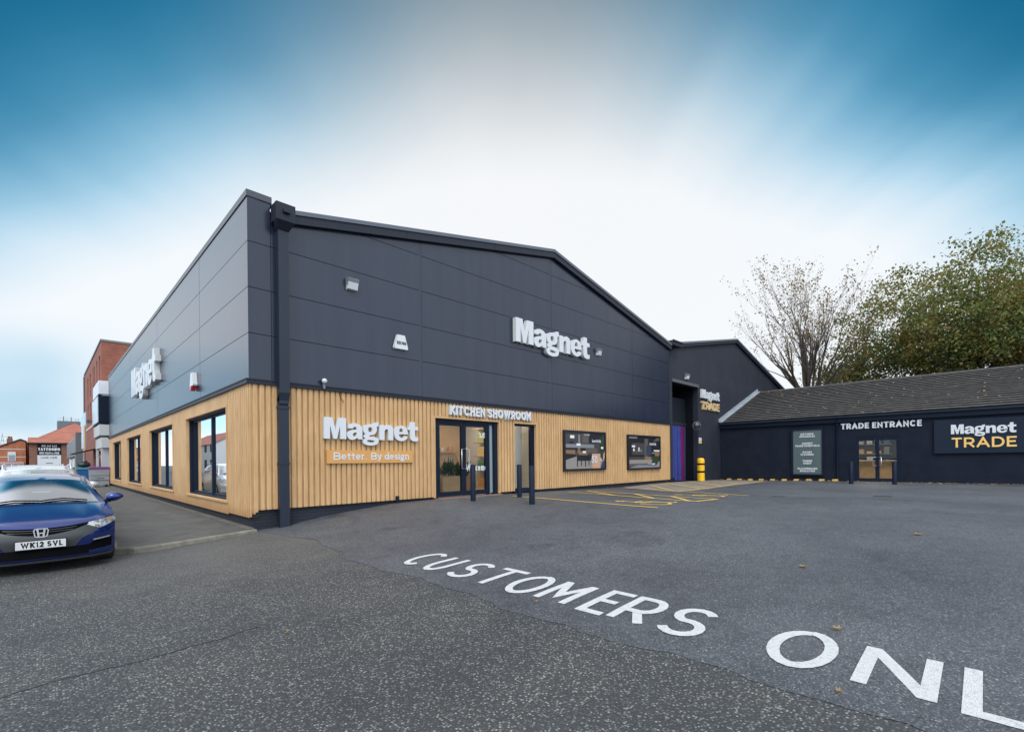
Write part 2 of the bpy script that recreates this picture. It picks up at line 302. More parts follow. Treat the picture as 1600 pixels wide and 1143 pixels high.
# ------------------------------------------------------------------ mesh helpers
WL = {}
def tag(o, label=None, cat=None, group=None, kind=None):
    if label: o['label'] = label
    if cat: o['category'] = cat
    if group: o['group'] = group
    if kind: o['kind'] = kind
    return o
def thing(name, loc, label, cat, group=None):
    o = bpy.data.objects.new(name, None); COL.objects.link(o); o.location = loc; o.empty_display_size = .3
    WL[o.name] = Vector(loc)
    return tag(o, label, cat, group)
def copy_tree(o, parent=None):
    c = o.copy(); COL.objects.link(c); c.parent = parent
    WL[c.name] = WL.get(o.name, Vector())
    for ch in list(o.children): copy_tree(ch, c)
    return c
class MB:
    def __init__(s): s.v = []; s.f = []; s.m = []; s.sm = []; s.tone = []
    def face(s, pts, m=0, smooth=False, tone=.5):
        i = len(s.v); s.v += [tuple(p) for p in pts]; s.f.append(tuple(range(i, i + len(pts)))); s.m.append(m); s.sm.append(smooth); s.tone.append(tone)
    def box(s, x0, x1, y0, y1, z0, z1, m=0, tone=.5):
        P = [(x, y, z) for z in (z0, z1) for y in (y0, y1) for x in (x0, x1)]
        for q in ((0, 2, 3, 1), (4, 5, 7, 6), (0, 1, 5, 4), (2, 6, 7, 3), (0, 4, 6, 2), (1, 3, 7, 5)): s.face([P[k] for k in q], m, False, tone)
    def obox(s, o, U, V, W, m=0):
        """box from a corner and three edge vectors"""
        o, U, V, W = map(Vector, (o, U, V, W))
        P = [o + a * U + b * V + c * W for c in (0, 1) for b in (0, 1) for a in (0, 1)]
        for q in ((0, 2, 3, 1), (4, 5, 7, 6), (0, 1, 5, 4), (2, 6, 7, 3), (0, 4, 6, 2), (1, 3, 7, 5)): s.face([P[k] for k in q], m)
    def prism(s, poly, A, B, m=0, ms=None):
        """extrude the 3-D polygon by the vector from A to B"""
        d = Vector(B) - Vector(A); p0 = [Vector(p) for p in poly]; p1 = [p + d for p in p0]
        s.face(p0[::-1], m); s.face(p1, m)
        for i in range(len(p0)):
            j = (i + 1) % len(p0); s.face([p0[i], p0[j], p1[j], p1[i]], m if ms is None else ms)
    def grid(s, rows, m=0, smooth=True, close=False):
        i0 = len(s.v); nr = len(rows); nc = len(rows[0])
        for r in rows: s.v += [tuple(p) for p in r]
        for a in range(nr - 1):
            for b in range(nc if close else nc - 1):
                c = (b + 1) % nc
                s.f.append((i0 + a * nc + b, i0 + a * nc + c, i0 + (a + 1) * nc + c, i0 + (a + 1) * nc + b)); s.m.append(m(a, b) if callable(m) else m); s.sm.append(smooth); s.tone.append(.5)
    def tube(s, pts, rads, n=8, m=0, cap=True, smooth=True):
        pts = [Vector(p) for p in pts]
        if not isinstance(rads, (list, tuple)): rads = [rads] * len(pts)
        rows = []; prev = None
        for i, p in enumerate(pts):
            d = (pts[min(i + 1, len(pts) - 1)] - pts[max(i - 1, 0)]).normalized()
            if prev is None:
                a = d.orthogonal().normalized()
            else:
                a = (prev - d * prev.dot(d)); a = a.normalized() if a.length > 1e-6 else d.orthogonal().normalized()
            prev = a; b = d.cross(a)
            rows.append([p + (a * math.cos(k * 2 * math.pi / n) + b * math.sin(k * 2 * math.pi / n)) * rads[i] for k in range(n)])
        s.grid(rows, m, smooth, True)
        if cap: s.face(rows[0][::-1], m); s.face(rows[-1], m)
    def ball(s, c, rx, ry, rz, m=0, nu=12, nv=8):
        rows = [[(c[0] + rx * math.sin(math.pi * j / nv) * math.cos(2 * math.pi * i / nu), c[1] + ry * math.sin(math.pi * j / nv) * math.sin(2 * math.pi * i / nu),
                  c[2] + rz * math.cos(math.pi * j / nv)) for i in range(nu)] for j in range(nv + 1)]
        s.grid(rows, m, True, True)
    def build(s, name, mats, parent=None, weld=False):
        me = bpy.data.meshes.new(name)
        off = WL.get(parent.name, Vector()) if parent else Vector()
        me.from_pydata([(a - off.x, b - off.y, c - off.z) for a, b, c in s.v], [], s.f)
        mats = mats if isinstance(mats, (list, tuple)) else [mats]
        for x in mats: me.materials.append(x)
        me.polygons.foreach_set('material_index', s.m); me.polygons.foreach_set('use_smooth', s.sm)
        if M_TIM in mats:
            a = me.attributes.new('tone', 'FLOAT', 'FACE'); a.data.foreach_set('value', s.tone)
        if weld:
            bm = bmesh.new(); bm.from_mesh(me); bmesh.ops.remove_doubles(bm, verts=bm.verts, dist=.0008)
            bmesh.ops.recalc_face_normals(bm, faces=bm.faces); bm.to_mesh(me); bm.free()
        me.update()
        o = bpy.data.objects.new(name, me); COL.objects.link(o)
        if parent: o.parent = parent; WL[o.name] = off
        return o
def struct(mb, name, mats):
    return tag(mb.build(name, mats), kind='structure')

def clip(poly, a, b, c):
    """keep the part of a 2-D polygon where a*x+b*y<=c"""
    out = []
    for i in range(len(poly)):
        p, q = poly[i], poly[(i + 1) % len(poly)]
        dp, dq = a * p[0] + b * p[1] - c, a * q[0] + b * q[1] - c
        if dp <= 0: out.append(p)
        if dp * dq < 0:
            t = dp / (dp - dq); out.append((p[0] + t * (q[0] - p[0]), p[1] + t * (q[1] - p[1])))
    return out
def interp(x, t):
    if x <= t[0][0]: return t[0][1]
    for (a, b), (c, d) in zip(t, t[1:]):
        if x <= c: return b + (d - b) * (x - a) / (c - a)
    return t[-1][1]

# ------------------------------------------------------------------ lettering
def arc(cx, cy, rx, ry, a0, a1, n=10):
    return [(cx + rx * math.cos(rad(a0 + (a1 - a0) * i / n)), cy + ry * math.sin(rad(a0 + (a1 - a0) * i / n))) for i in range(n + 1)]
GL = {
 'A': (.9, [[(0, 0), (.5, 1), (1, 0)], [(.2, .3), (.8, .3)]]),
 'B': (.78, [[(0, 0), (0, 1)], [(.15, 1), (.55, 1)] + arc(.55, .77, .38, .23, 90, -90, 8)[1:] + [(.15, .54)], [(.15, .48), (.6, .48)] + arc(.6, .24, .4, .24, 90, -90, 8)[1:] + [(.15, 0)]]),
 'C': (.86, [arc(.52, .5, .52, .5, 48, 312, 16)]),
 'D': (.84, [[(0, 0), (0, 1), (.45, 1)] + arc(.45, .5, .55, .5, 90, -90, 12)[1:] + [(0, 0)]]),
 'E': (.64, [[(1, 1), (0, 1), (0, 0), (1, 0)], [(0, .52), (.85, .52)]]),
 'F': (.62, [[(1, 1), (0, 1), (0, 0)], [(0, .5), (.85, .5)]]),
 'G': (.9, [arc(.5, .5, .5, .5, 45, 330, 16) + [(.98, .46), (.6, .46)]]),
 'H': (.78, [[(0, 0), (0, 1)], [(1, 0), (1, 1)], [(0, .52), (1, .52)]]),
 'I': (.2, [[(.5, 0), (.5, 1)]]),
 'J': (.55, [[(.9, 1), (.9, .3)] + arc(.48, .3, .42, .3, 0, -160, 8)[1:]]),
 'K': (.76, [[(0, 0), (0, 1)], [(1, 1), (.05, .42)], [(.3, .58), (1, 0)]]),
 'L': (.6, [[(0, 1), (0, 0), (1, 0)]]),
 'M': (.95, [[(0, 0), (0, 1), (.5, .3), (1, 1), (1, 0)]]),
 'N': (.8, [[(0, 0), (0, 1), (1, 0), (1, 1)]]),
 'O': (.95, [arc(.5, .5, .5, .5, 90, 450, 22)]),
 'P': (.7, [[(0, 0), (0, 1), (.55, 1)] + arc(.55, .72, .45, .28, 90, -90, 9)[1:] + [(0, .44)]]),
 'R': (.74, [[(0, 0), (0, 1), (.55, 1)] + arc(.55, .7, .45, .3, 90, -90, 9)[1:] + [(0, .4)], [(.5, .4), (1, 0)]]),
 'S': (.7, [arc(.5, .74, .46, .26, 28, 250, 10) + arc(.5, .25, .5, .25, 80, -152, 11)]),
 'T': (.74, [[(0, 1), (1, 1)], [(.5, 1), (.5, 0)]]),
 'U': (.8, [[(0, 1), (0, .4)] + arc(.5, .4, .5, .4, 180, 360, 12) + [(1, 1)]]),
 'V': (.86, [[(0, 1), (.5, 0), (1, 1)]]),
 'W': (1.25, [[(0, 1), (.25, 0), (.5, .9), (.75, 0), (1, 1)]]),
 'Y': (.8, [[(0, 1), (.5, .45), (1, 1)], [(.5, .45), (.5, 0)]]),
 '0': (.66, [arc(.5, .5, .5, .5, 90, 450, 20)]),
 '1': (.36, [[(.1, .8), (.8, 1), (.8, 0)]]),
 '2': (.66, [arc(.5, .68, .48, .32, 165, -30, 9) + [(0, 0), (1, 0)]]),
 '3': (.64, [arc(.45, .75, .45, .25, 150, -80, 9) + arc(.45, .27, .52, .27, 80, -150, 10)]),
 '5': (.64, [[(.9, 1), (.15, 1), (.1, .58)] + arc(.42, .33, .52, .33, 110, -150, 11)]),
 '7': (.62, [[(0, 1), (1, 1), (.35, 0)]]),
 '%': (.8, [arc(.2, .76, .2, .22, 0, 360, 12), arc(.8, .24, .2, .22, 0, 360, 12), [(.85, 1), (.15, 0)]]),
 '.': (.18, [[(.5, 0), (.5, .06)]]),
 # lower case (x-height about .7)
 'a': (.58, [arc(.5, .33, .48, .33, 0, 360, 14), [(.98, .68), (.98, 0)]]),
 'b': (.6, [arc(.52, .33, .47, .33, 0, 360, 14), [(.02, 1), (.02, 0)]]),
 'c': (.55, [arc(.55, .33, .5, .33, 50, 310, 12)]),
 'd': (.62, [arc(.46, .33, .44, .33, 0, 360, 14), [(.94, 1.0), (.94, .02)]]),
 'e': (.58, [[(.14, .34), (.90, .34)], arc(.5, .34, .46, .34, 4, 312, 14)]),
 'f': (.4, [arc(.75, .75, .35, .25, 60, 180, 6) + [(.4, 0)], [(0, .66), (.9, .66)]]),
 'g': (.6, [arc(.45, .40, .38, .27, 0, 360, 14), [(.7, .62), (1, .68)], [(.3, .15), (.2, .05), (.35, -.02), (.75, -.05), (.92, -.15)] + arc(.5, -.18, .44, .14, 10, -190, 8) + [(.2, -.02)]]),
 'i': (.2, [[(.5, 0), (.5, .66)], [(.5, .9), (.5, .96)]]),
 'l': (.2, [[(.5, 0), (.5, 1)]]),
 'm': (.95, [[(0, 0), (0, .66)], arc(.25, .42, .25, .25, 180, 0, 8) + [(.5, 0)], arc(.75, .42, .25, .25, 180, 0, 8) + [(1, 0)]]),
 'n': (.6, [[(.08, 0), (.08, .66)], arc(.5, .40, .42, .27, 180, 0, 9) + [(.92, 0)]]),
 'o': (.6, [arc(.5, .33, .5, .33, 0, 360, 16)]),
 'r': (.42, [[(.15, 0), (.15, .66)], arc(.75, .40, .6, .27, 180, 75, 6)]),
 's': (.48, [arc(.5, .49, .44, .17, 35, 255, 9) + arc(.5, .17, .48, .17, 80, -150, 9)]),
 't': (.42, [[(.45, .92), (.45, .2)] + arc(.78, .2, .33, .2, 180, 285, 6), [(0, .66), (.95, .66)]]),
 'u': (.6, [[(.05, .66), (.05, .28)] + arc(.5, .28, .45, .28, 180, 360, 9) + [(.95, .66)], [(.95, .66), (.95, 0)]]),
 'y': (.6, [[(.02, .66), (.5, .02)], [(1, .66), (.42, -.2), (.1, -.24)]]),
}
SERIFS = {'r': [(.15, 0), (.1, .66)], 'd': [(.98, 0), (.86, 1.02)], 'i': [(.5, 0), (.3, .66)], 'n': [(.08, 0), (.92, 0), (.02, .66)], 'y': [(.02, .66), (1, .66)]}
def stroke_mesh(mb, line, s, to3, d, k, m=0, cap=True):
    """a constant-width stroke along a 2-D polyline, mitred, lifted to depth d"""
    P = [Vector(p) for p in line]
    closed = (P[0] - P[-1]).length < 1e-4
    if closed: P = P[:-1]
    elif cap:
        e0, e1 = (P[1] - P[0]), (P[-2] - P[-1])
        f0 = .5 if e0.length > s * .7 else .22; f1 = .5 if e1.length > s * .7 else .22
        P[0] = P[0] - e0.normalized() * s * f0; P[-1] = P[-1] - e1.normalized() * s * f1
    n = len(P); Lp, Rp = [], []
    for i in range(n):
        a = P[i] - P[i - 1] if (closed or i > 0) else P[1] - P[0]
        b = P[(i + 1) % n] - P[i] if (closed or i < n - 1) else P[-1] - P[-2]
        if a.length < 1e-7: a = b
        if b.length < 1e-7: b = a
        a.normalize(); b.normalize()
        t = (a + b); t = t.normalized() if t.length > 1e-4 else a
        nrm = Vector((-t.y, t.x)); sc = 1 / max(.42, nrm.dot(Vector((-a.y, a.x))))
        Lp.append(P[i] + nrm * (s / 2 * sc)); Rp.append(P[i] - nrm * (s / 2 * sc))
    d0 = d + .0004 * k
    idx = list(range(n)) + ([0] if closed else [])
    for q_, (i, j) in enumerate(zip(idx, idx[1:])):
        dd = d0 + .00006 * q_
        mb.face([to3(Rp[i], dd), to3(Rp[j], dd), to3(Lp[j], dd), to3(Lp[i], dd)], m)
        if d > .006:
            mb.face([to3(Rp[i], 0), to3(Rp[j], 0), to3(Rp[j], dd), to3(Rp[i], dd)], m)
            mb.face([to3(Lp[j], 0), to3(Lp[i], 0), to3(Lp[i], dd), to3(Lp[j], dd)], m)
    if not closed and d > .006:
        for i in (0, n - 1): mb.face([to3(Rp[i], 0), to3(Rp[i], dd), to3(Lp[i], dd), to3(Lp[i], 0)], m)
def text_layout(text, h, gap):
    x = 0; out = []
    for ch in text:
        if ch == ' ': x += .36 * h; continue
        w = GL[ch][0] * h; out.append((ch, x, w)); x += w + gap * h
    return out, x - gap * h
def put_text(text, o, U, V, Nn, h, width, s, d=.004, gap=.14, mbs=None, m=0, serif=False, xh=None):
    """writes text starting at o (left end of the baseline); returns one MB per letter (or fills mbs)"""
    o, U, V, Nn = map(Vector, (o, U, V, Nn)); lay, tot = text_layout(text, h, gap); kx = width / tot; res = []
    for n_, (ch, x, w) in enumerate(lay):
        mb = mbs or MB(); w2 = w * kx
        def to3(p, dd): return o + U * p[0] + V * p[1] + Nn * dd
        low = ch.islower()
        fx = lambda u: x * kx + s / 2 + u * max(w2 - s, .001)
        fy = lambda v: (s / 2 + v * (h - s))
        for k, ln in enumerate(GL[ch][1]):
            stroke_mesh(mb, [(fx(a), fy(b)) for a, b in ln], s, to3, d + .0021 * (n_ % 2), k, m)
        if serif:
            for k, (a, b) in enumerate(SERIFS.get(ch, [])):
                cx, cy = fx(a), fy(b); q = s * .95
                stroke_mesh(mb, [(cx - q, cy - s * .2 * (1 if b < .5 else -1)), (cx + q, cy - s * .2 * (1 if b < .5 else -1))], s * .5, to3, d, k + 4, m)
        res.append(mb)
    return res

def crom(pts):
    """outline with corner flags -> smoothed polygon (Catmull-Rom between the non-corner points)"""
    n = len(pts); out = []
    for i in range(n):
        p1, p2 = pts[i], pts[(i + 1) % n]; p0 = pts[i - 1]; p3 = pts[(i + 2) % n]
        out.append((p1[0], p1[1]))
        c1, c2 = len(p1) > 2, len(p2) > 2
        if c1 and c2: continue
        a = p1 if c1 else p0; b = p2 if c2 else p3
        for t in (.25, .5, .75):
            r = []
            for k in (0, 1):
                q0, q1, q2, q3 = a[k], p1[k], p2[k], b[k]
                r.append(.5 * (2 * q1 + (q2 - q0) * t + (2 * q0 - 5 * q1 + 4 * q2 - q3) * t * t + (3 * q1 - 3 * q2 + q3 - q0) * t ** 3))
            out.append(tuple(r))
    return out
C = 1
HEAVY = {
 'M': (0, [[(0, 0, C), (0, 1, C), (.41, 1, C), (.56, .44, C), (.72, 1, C), (1.11, 1, C), (1.11, 0, C), (.80, 0, C), (.80, .64, C), (.63, 0, C), (.46, 0, C), (.29, .64, C), (.29, 0, C)]]),
 'a': (1.15, [[(.56, .02, C), (.84, 0, C), (.81, .12), (.81, .50), (.70, .70), (.42, .78), (.12, .71), (.04, .53, C), (.29, .51, C), (.34, .58), (.42, .61), (.50, .56), (.51, .47, C), (.22, .44), (.03, .32), (.01, .16), (.10, .02), (.28, -.03), (.46, .03), (.54, .10, C)],
              [(.51, .34, C), (.36, .31), (.30, .23), (.34, .15), (.43, .15), (.51, .24, C)]]),
 'g': (1.99, [[(.58, .75, C), (.66, .86), (.88, .89, C), (.88, .68, C), (.77, .65, C), (.79, .50), (.68, .30), (.42, .22), (.34, .20, C), (.37, .16, C), (.62, .15), (.84, .08), (.88, -.06), (.78, -.22), (.44, -.29), (.10, -.23), (.0, -.10), (.05, .01), (.16, .06, C), (.06, .12), (.07, .21), (.15, .27, C), (.04, .38), (.03, .55), (.14, .71), (.40, .78), (.52, .77)],
              [(.41, .63), (.31, .58), (.29, .5), (.31, .42), (.41, .37), (.51, .42), (.53, .5), (.51, .58)], [(.22, -.06), (.3, -.01), (.5, -.02), (.66, -.06), (.56, -.12), (.32, -.12)]]),
 'n': (2.92, [[(0, 0, C), (0, .76, C), (.28, .76, C), (.29, .67, C), (.38, .75), (.55, .78), (.74, .72), (.81, .55), (.81, 0, C), (.52, 0, C), (.52, .44), (.48, .55), (.38, .55), (.30, .46, C), (.30, 0, C)]]),
 'e': (3.78, [[(.86, .33, C), (.30, .33, C), (.34, .20), (.46, .14), (.58, .17), (.64, .25, C), (.85, .22, C), (.75, .06), (.46, -.03), (.14, .07), (.01, .35), (.12, .66), (.44, .78), (.74, .69), (.85, .46)],
              [(.31, .45, C), (.35, .60), (.44, .64), (.53, .59), (.57, .45, C)]]),
 't': (4.65, [[(.14, .57, C), (0, .57, C), (0, .74, C), (.14, .76, C), (.19, 1.0, C), (.45, 1.0, C), (.45, .76, C), (.66, .76, C), (.66, .57, C), (.45, .57, C), (.45, .27), (.50, .19), (.66, .20, C), (.66, .01, C), (.46, -.03), (.23, .02), (.15, .18)]]),
}
HEAVY_W = 5.31
def heavy_word(parent, o, U, V, Nn, h, width, d, mats):
    o, U, V, Nn = map(Vector, (o, U, V, Nn)); kx = width / HEAVY_W
    for ch in 'Magnet':
        x0, outl = HEAVY[ch]; loops = [crom(l) for l in outl]
        mb = MB()
        P = lambda p, dd: o + U * ((x0 + p[0]) * kx) + V * (p[1] * h) + Nn * dd
        flat = [p for l in loops for p in l]
        for t in tessellate_polygon([[Vector((p[0], p[1], 0)) for p in l] for l in loops]):
            mb.face([P(flat[i], d) for i in t], 0)
        for l in loops:
            for i in range(len(l)):
                a, b = l[i], l[(i + 1) % len(l)]; mb.face([P(a, .012), P(b, .012), P(b, d), P(a, d)], 1)
        mb.build('letter', mats, parent)

# ================================================================== GROUND
FAC = [(-2.4, 0), (0, .10), (.8, .14), (1.8, .29), (3.5, .45), (4.9, .47), (9.3, .45), (14, .36), (19, .38), (26.6, .25), (40, .25)]
FAR = [(-2.4, 0), (0, .07), (1.5, .14), (4, .30), (7, .41), (10, .41), (14, .36), (20, .33), (26.6, .32), (40, .3)]
def g(x, y):
    w = min(1, max(0, (y + 6) / 5.5)); w = w * w * (3 - 2 * w)
    return interp(x, FAC) * w + interp(x, FAR) * (1 - w)
def steps(a, b, h): n = max(1, int(round((b - a) / h))); return [a + (b - a) * i / n for i in range(n + 1)]
def sheet(name, xs, ys, zf, m, smooth=True):
    mb = MB(); mb.grid([[(x if not callable(x) else x(y), y, 0) for x in xs] for y in ys], 0, smooth)
    mb.v = [(x, y, zf(x, y)) for x, y, _ in mb.v]
    return struct(mb, name, m)
seam = lambda y: .14 + .05 * math.sin(y * 1.7) + .035 * math.sin(y * 5.1 + 1) + .02 * math.sin(y * 13) + (.25 * max(0, 1 - abs(y + 2.2) / 2.2))
M_GRND = mat('far_ground', (.07, .07, .065), .9, (.10, .10, .085), .3)
sheet('ground', [-700, -200, -60, -20, -6, 0, 4, 10, 20, 30, 60, 200, 700], [-700, -200, -60, -20, -12, -6, -2, 2, 20, 60, 200, 700], lambda x, y: -.30, M_GRND)
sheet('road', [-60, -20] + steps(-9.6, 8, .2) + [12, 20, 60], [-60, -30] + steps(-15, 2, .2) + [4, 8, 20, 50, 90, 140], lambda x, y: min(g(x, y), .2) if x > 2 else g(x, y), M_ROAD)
sx = [lambda y, k=k: seam(y) + k for k in steps(0, 6, .2)] + steps(7, 26.8, .5) + [40, 60]
sheet('yard', sx, [-60, -30] + steps(-16, -.2, .2) + [0.04], lambda x, y: g(x, y) + .004 + .012 * min(1, max(0, (x - .3) / .5)), M_YARD)
YZ = lambda x, y: g(x, y) + .004 + .012 * min(1, max(0, (x - .3) / .5))
# ragged tarmac joint across the road
mb = MB(); pts = [(-5.5, -6.9), (-4.4, -6.72), (-3.9, -6.6), (-3.45, -6.58), (-3.2, -6.50), (-2.99, -6.49), (-2.7, -6.52), (-2.4, -6.46), (-2.1, -6.47), (-1.7, -6.38)]
fine = [(pts[i][0] + (pts[i + 1][0] - pts[i][0]) * k / 5, pts[i][1] + (pts[i + 1][1] - pts[i][1]) * k / 5 + rng.uniform(-.012, .012)) for i in range(len(pts) - 1) for k in range(5)]
for i in range(len(fine) - 1):
    w0, w1 = .008, .008
    a, b = fine[i], fine[i + 1]; mb.face([(a[0], a[1] - w0, g(*a) + .003), (b[0], b[1] - w1, g(*b) + .003), (b[0], b[1] + w1, g(*b) + .003), (a[0], a[1] + w0, g(*a) + .003)])
struct(mb, 'road_joint', mat('bitumen_joint', (.02, .02, .021), .7))

# pavement along the street side, with its kerb
PX0 = -2.36
pz = lambda x, y: .105 + .055 * (x - PX0) / 2.36
front = lambda x: interp(x, [(-2.36, -.45), (-2.1, -.72), (-1.85, -.76), (-1.2, -.60), (0, -.30)])
cols = steps(PX0 + .03, -.0, .2)
mb = MB(); mb.grid([[(x, front(x) + .035 + (46 - front(x)) * (j / 40) ** 1.6, 0) for x in cols] for j in range(41)], 0, True)
mb.v = [(x, y, pz(x, y)) for x, y, _ in mb.v]; struct(mb, 'pavement', M_PAVE)
mb = MB()
kl = [(PX0, y) for y in [46, 30, 20, 12, 8, 4, 2, 1, .3, -.2]] + [(x, front(x)) for x in (-2.355, -2.32, -2.24, -2.1, -1.98, -1.85)] + [(x, front(x)) for x in steps(-1.6, .02, .2)]
for i in range(len(kl) - 1):
    rows = []
    for (x, y), nb in ((kl[i], i), (kl[i + 1], i + 1)):
        p, q = kl[max(nb - 1, 0)], kl[min(nb + 1, len(kl) - 1)]
        t = Vector((q[0] - p[0], q[1] - p[1])).normalized(); nrm = Vector((-t.y, t.x)) * (.125 if y > .2 else .075)
        zt = pz(x, y) + .006; rows.append([(x, y, -.1), (x, y, zt - .022), (x + nrm.x * .16, y + nrm.y * .16, zt), (x + nrm.x, y + nrm.y, zt + .001), (x + nrm.x, y + nrm.y, -.1)])
    mb.grid(rows, 0, False)
struct(mb, 'kerb', M_KERB)
# concrete strip at the foot of the street wall
mb = MB(); mb.grid([[(-.13, y, .05), (-.13, y, .170), (.02, y, .182)] for y in steps(-.12, 30.2, 3)], 0, False); mb.face([(-.13, -.12, .05), (-.13, -.12, .17), (.02, -.12, .182), (.02, -.12, .05)]); struct(mb, 'wall_margin', M_MARGIN)
# worn concrete apron by the loading door
apron = [(14.2, -.45), (13.5, -1.9), (12.9, -2.9), (12.7, -3.72), (14.5, -3.66), (23.9, -3.24), (25.6, -2.0), (26.2, -.3), (26.2, .2), (19.4, .2), (19.4, -.12), (16.5, -.12)]
mb = MB(); big = [Vector((x, y, 0)) for x, y in apron]
mb2 = bmesh.new(); mb2.faces.new([mb2.verts.new(v) for v in big]); bmesh.ops.triangulate(mb2, faces=mb2.faces); bmesh.ops.subdivide_edges(mb2, edges=mb2.edges, cuts=6, use_grid_fill=True)
for f in mb2.faces: mb.face([(v.co.x, v.co.y, YZ(v.co.x, v.co.y) + .012) for v in f.verts])
mb2.free(); struct(mb, 'concrete_apron', M_CONC)

# ---- painted markings (flat on the tarmac, 4 mm above it)
def line_mesh(mb, pts, w, lift=.012, m=0):
    for (a, b) in zip(pts, pts[1:]):
        a, b = Vector(a), Vector(b); n = max(2, int((b - a).length / .25)); t = (b - a).normalized(); q = Vector((-t.y, t.x)) * w / 2
        for i in range(n):
            p0, p1 = a + (b - a) * i / n, a + (b - a) * (i + 1) / n
            mb.face([(p.x, p.y, YZ(p.x, p.y) + lift) for p in (p0 - q, p1 - q, p1 + q, p0 + q)], m)
PAINTED = {'N': [[(0, 0), (0, 1)], [(.03, .97), (.97, .03)], [(1, 0), (1, 1)]], 'M': [[(0, 0), (0, 1)], [(.03, .97), (.5, .28), (.97, .97)], [(1, 1), (1, 0)]]}
def ground_letter(ch, y0, width, xb=.56, xt=1.28, s=.105, mb=None):
    for k, ln in enumerate(PAINTED.get(ch, GL[ch][1])):
        def to3(p, dd):
            x = xb + p[1] * (xt - xb); y = y0 - p[0] * width
            return (x, y, YZ(x, y) + dd)
        dens = []
        for a, b in zip(ln, ln[1:]):
            for i in range(4): dens.append((a[0] + (b[0] - a[0]) * i / 4, a[1] + (b[1] - a[1]) * i / 4))
        dens.append(ln[-1]); H = xt - xb
        Pm = [(s / 2 / width + u * (1 - s / width), s / 2 / H + v * (1 - s / H)) for u, v in dens]
        # stroke in metric letter space
        st = [(u * width, v * H) for u, v in Pm]
        stroke_mesh(mb, st, s, lambda p, dd: (xb + p[1], y0 - p[0], YZ(xb + p[1], y0 - p[0]) + .004 + dd), 0.0, k, 0, False)
cw = thing('painted_word', (.9, -7.3, YZ(.9, -7.3)), 'white painted word CUSTOMERS on the dark tarmac yard', 'road marking')
for ch, y0, w in (('C', -5.20, .40), ('U', -5.71, .37), ('S', -6.26, .41), ('T', -6.73, .53), ('O', -7.31, .46), ('M', -7.83, .44), ('E', -8.43, .34), ('R', -8.77, .38), ('S', -9.24, .40)):
    mb = MB(); ground_letter(ch, y0, w, .47 if y0 > -7.6 else .50, 1.19 if y0 > -7.6 else 1.22, .088, mb); mb.build('letter', M_PAINT, cw)
cw = thing('painted_word', (.95, -10.9, YZ(.95, -10.9)), 'white painted word ONLY, cut off at the lower right edge of the photo', 'road marking')
for ch, y0, w in (('O', -10.10, .45), ('N', -10.68, .43), ('L', -11.215, .40), ('Y', -11.70, .42)):
    mb = MB(); ground_letter(ch, y0, w, .50, 1.25, .088, mb); mb.build('letter', M_PAINT, cw)
mb = MB(); line_mesh(mb, [(7.15, -.9), (7.09, -5.85)], .115); tag(mb.build('bay_line', M_YPAINT), 'single yellow bay line on the tarmac nearest the showroom door', 'road marking')
mb = MB(); line_mesh(mb, [(9.9, -.95), (9.23, -5.82)], .115); line_mesh(mb, [(11.1, -.95), (10.29, -5.97)], .115); line_mesh(mb, [(9.23, -5.82), (10.29, -5.97)], .115)
for a, b in (((10.95, -1.0), (9.62, -3.0)), ((10.75, -3.06), (9.33, -4.57)), ((10.6, -4.4), (9.3, -5.6))): line_mesh(mb, [a, b], .115, .0126)
tag(mb.build('hatched_strip', M_YPAINT), 'yellow hatched strip painted between the two parking bays', 'road marking')
mb = MB(); line_mesh(mb, [(13.6, -2.6), (13.08, -4.3), (12.6, -6.04)], .115); tag(mb.build('bay_line', M_YPAINT), 'yellow bay line ending beside the farther wheelchair symbol', 'road marking')
def wheelchair(x, y, label):
    mb = MB(); P = lambda u, v: (x - u, y + v)
    for ln in ([(.25, 1.35), (.3, .75), (-.1, .72), (-.3, .2), (-.5, .25)], [(.28, 1.05), (-.1, 1.02)], [(.42, .95)] + arc(.2, .55, .42, .45, 140, 380, 12)):
        line_mesh(mb, [P(*p) for p in ln], .085, .012 + .0006 * len(mb.f) / 40)
    mb2 = arc(.25, 1.5, .1, .1, 0, 360, 10); line_mesh(mb, [P(*p) for p in mb2], .1, .007)
    tag(mb.build('wheelchair_symbol', M_YPAINT), label, 'road marking', None)
wheelchair(8.25, -5.75, 'yellow wheelchair symbol painted in the nearer parking bay')
wheelchair(11.75, -5.75, 'yellow wheelchair symbol painted in the farther parking bay')
mb = MB()
for a, b in (((13.0, -3.5), (23.7, -3.1)), ((13.05, -3.35), (16.4, -.6)), ((15.3, -3.3), (18.2, -.5)), ((17.45, -3.25), (20.6, -.3)), ((20.2, -3.1), (23.2, .1)), ((13.15, -3.3), (13.75, -1.85))): line_mesh(mb, [a, b], .10, .026)
tag(mb.build('hatched_box', M_YPAINT), 'yellow keep clear hatching on the concrete apron by the loading door', 'road marking')
# drain gratings, stains of wear in the tarmac
def drain(x, y, w, l, label):
    t = thing('drain_cover', (x, y, YZ(x, y)), label, 'drain cover'); z = YZ(x, y)
    mb = MB(); mb.box(x - w / 2, x + w / 2, y - l / 2, y + l / 2, z - .05, z + .004); mb.build('frame', mat('cast_iron', (.035, .033, .032), .6), t)
    mb = MB()
    for i in range(6):
        xx = x - w / 2 + .03 + (w - .06) * i / 5; mb.box(xx - .012, xx + .012, y - l / 2 + .03, y + l / 2 - .03, z + .004, z + .009)
    mb.build('grating', mat('grating_iron', (.06, .058, .055), .5), t)
drain(15.05, -9.1, .46, .46, 'square dark iron drain grating in the open yard')
drain(12.9, -6.8, .36, .36, 'small dark drain cover near the farther wheelchair symbol')

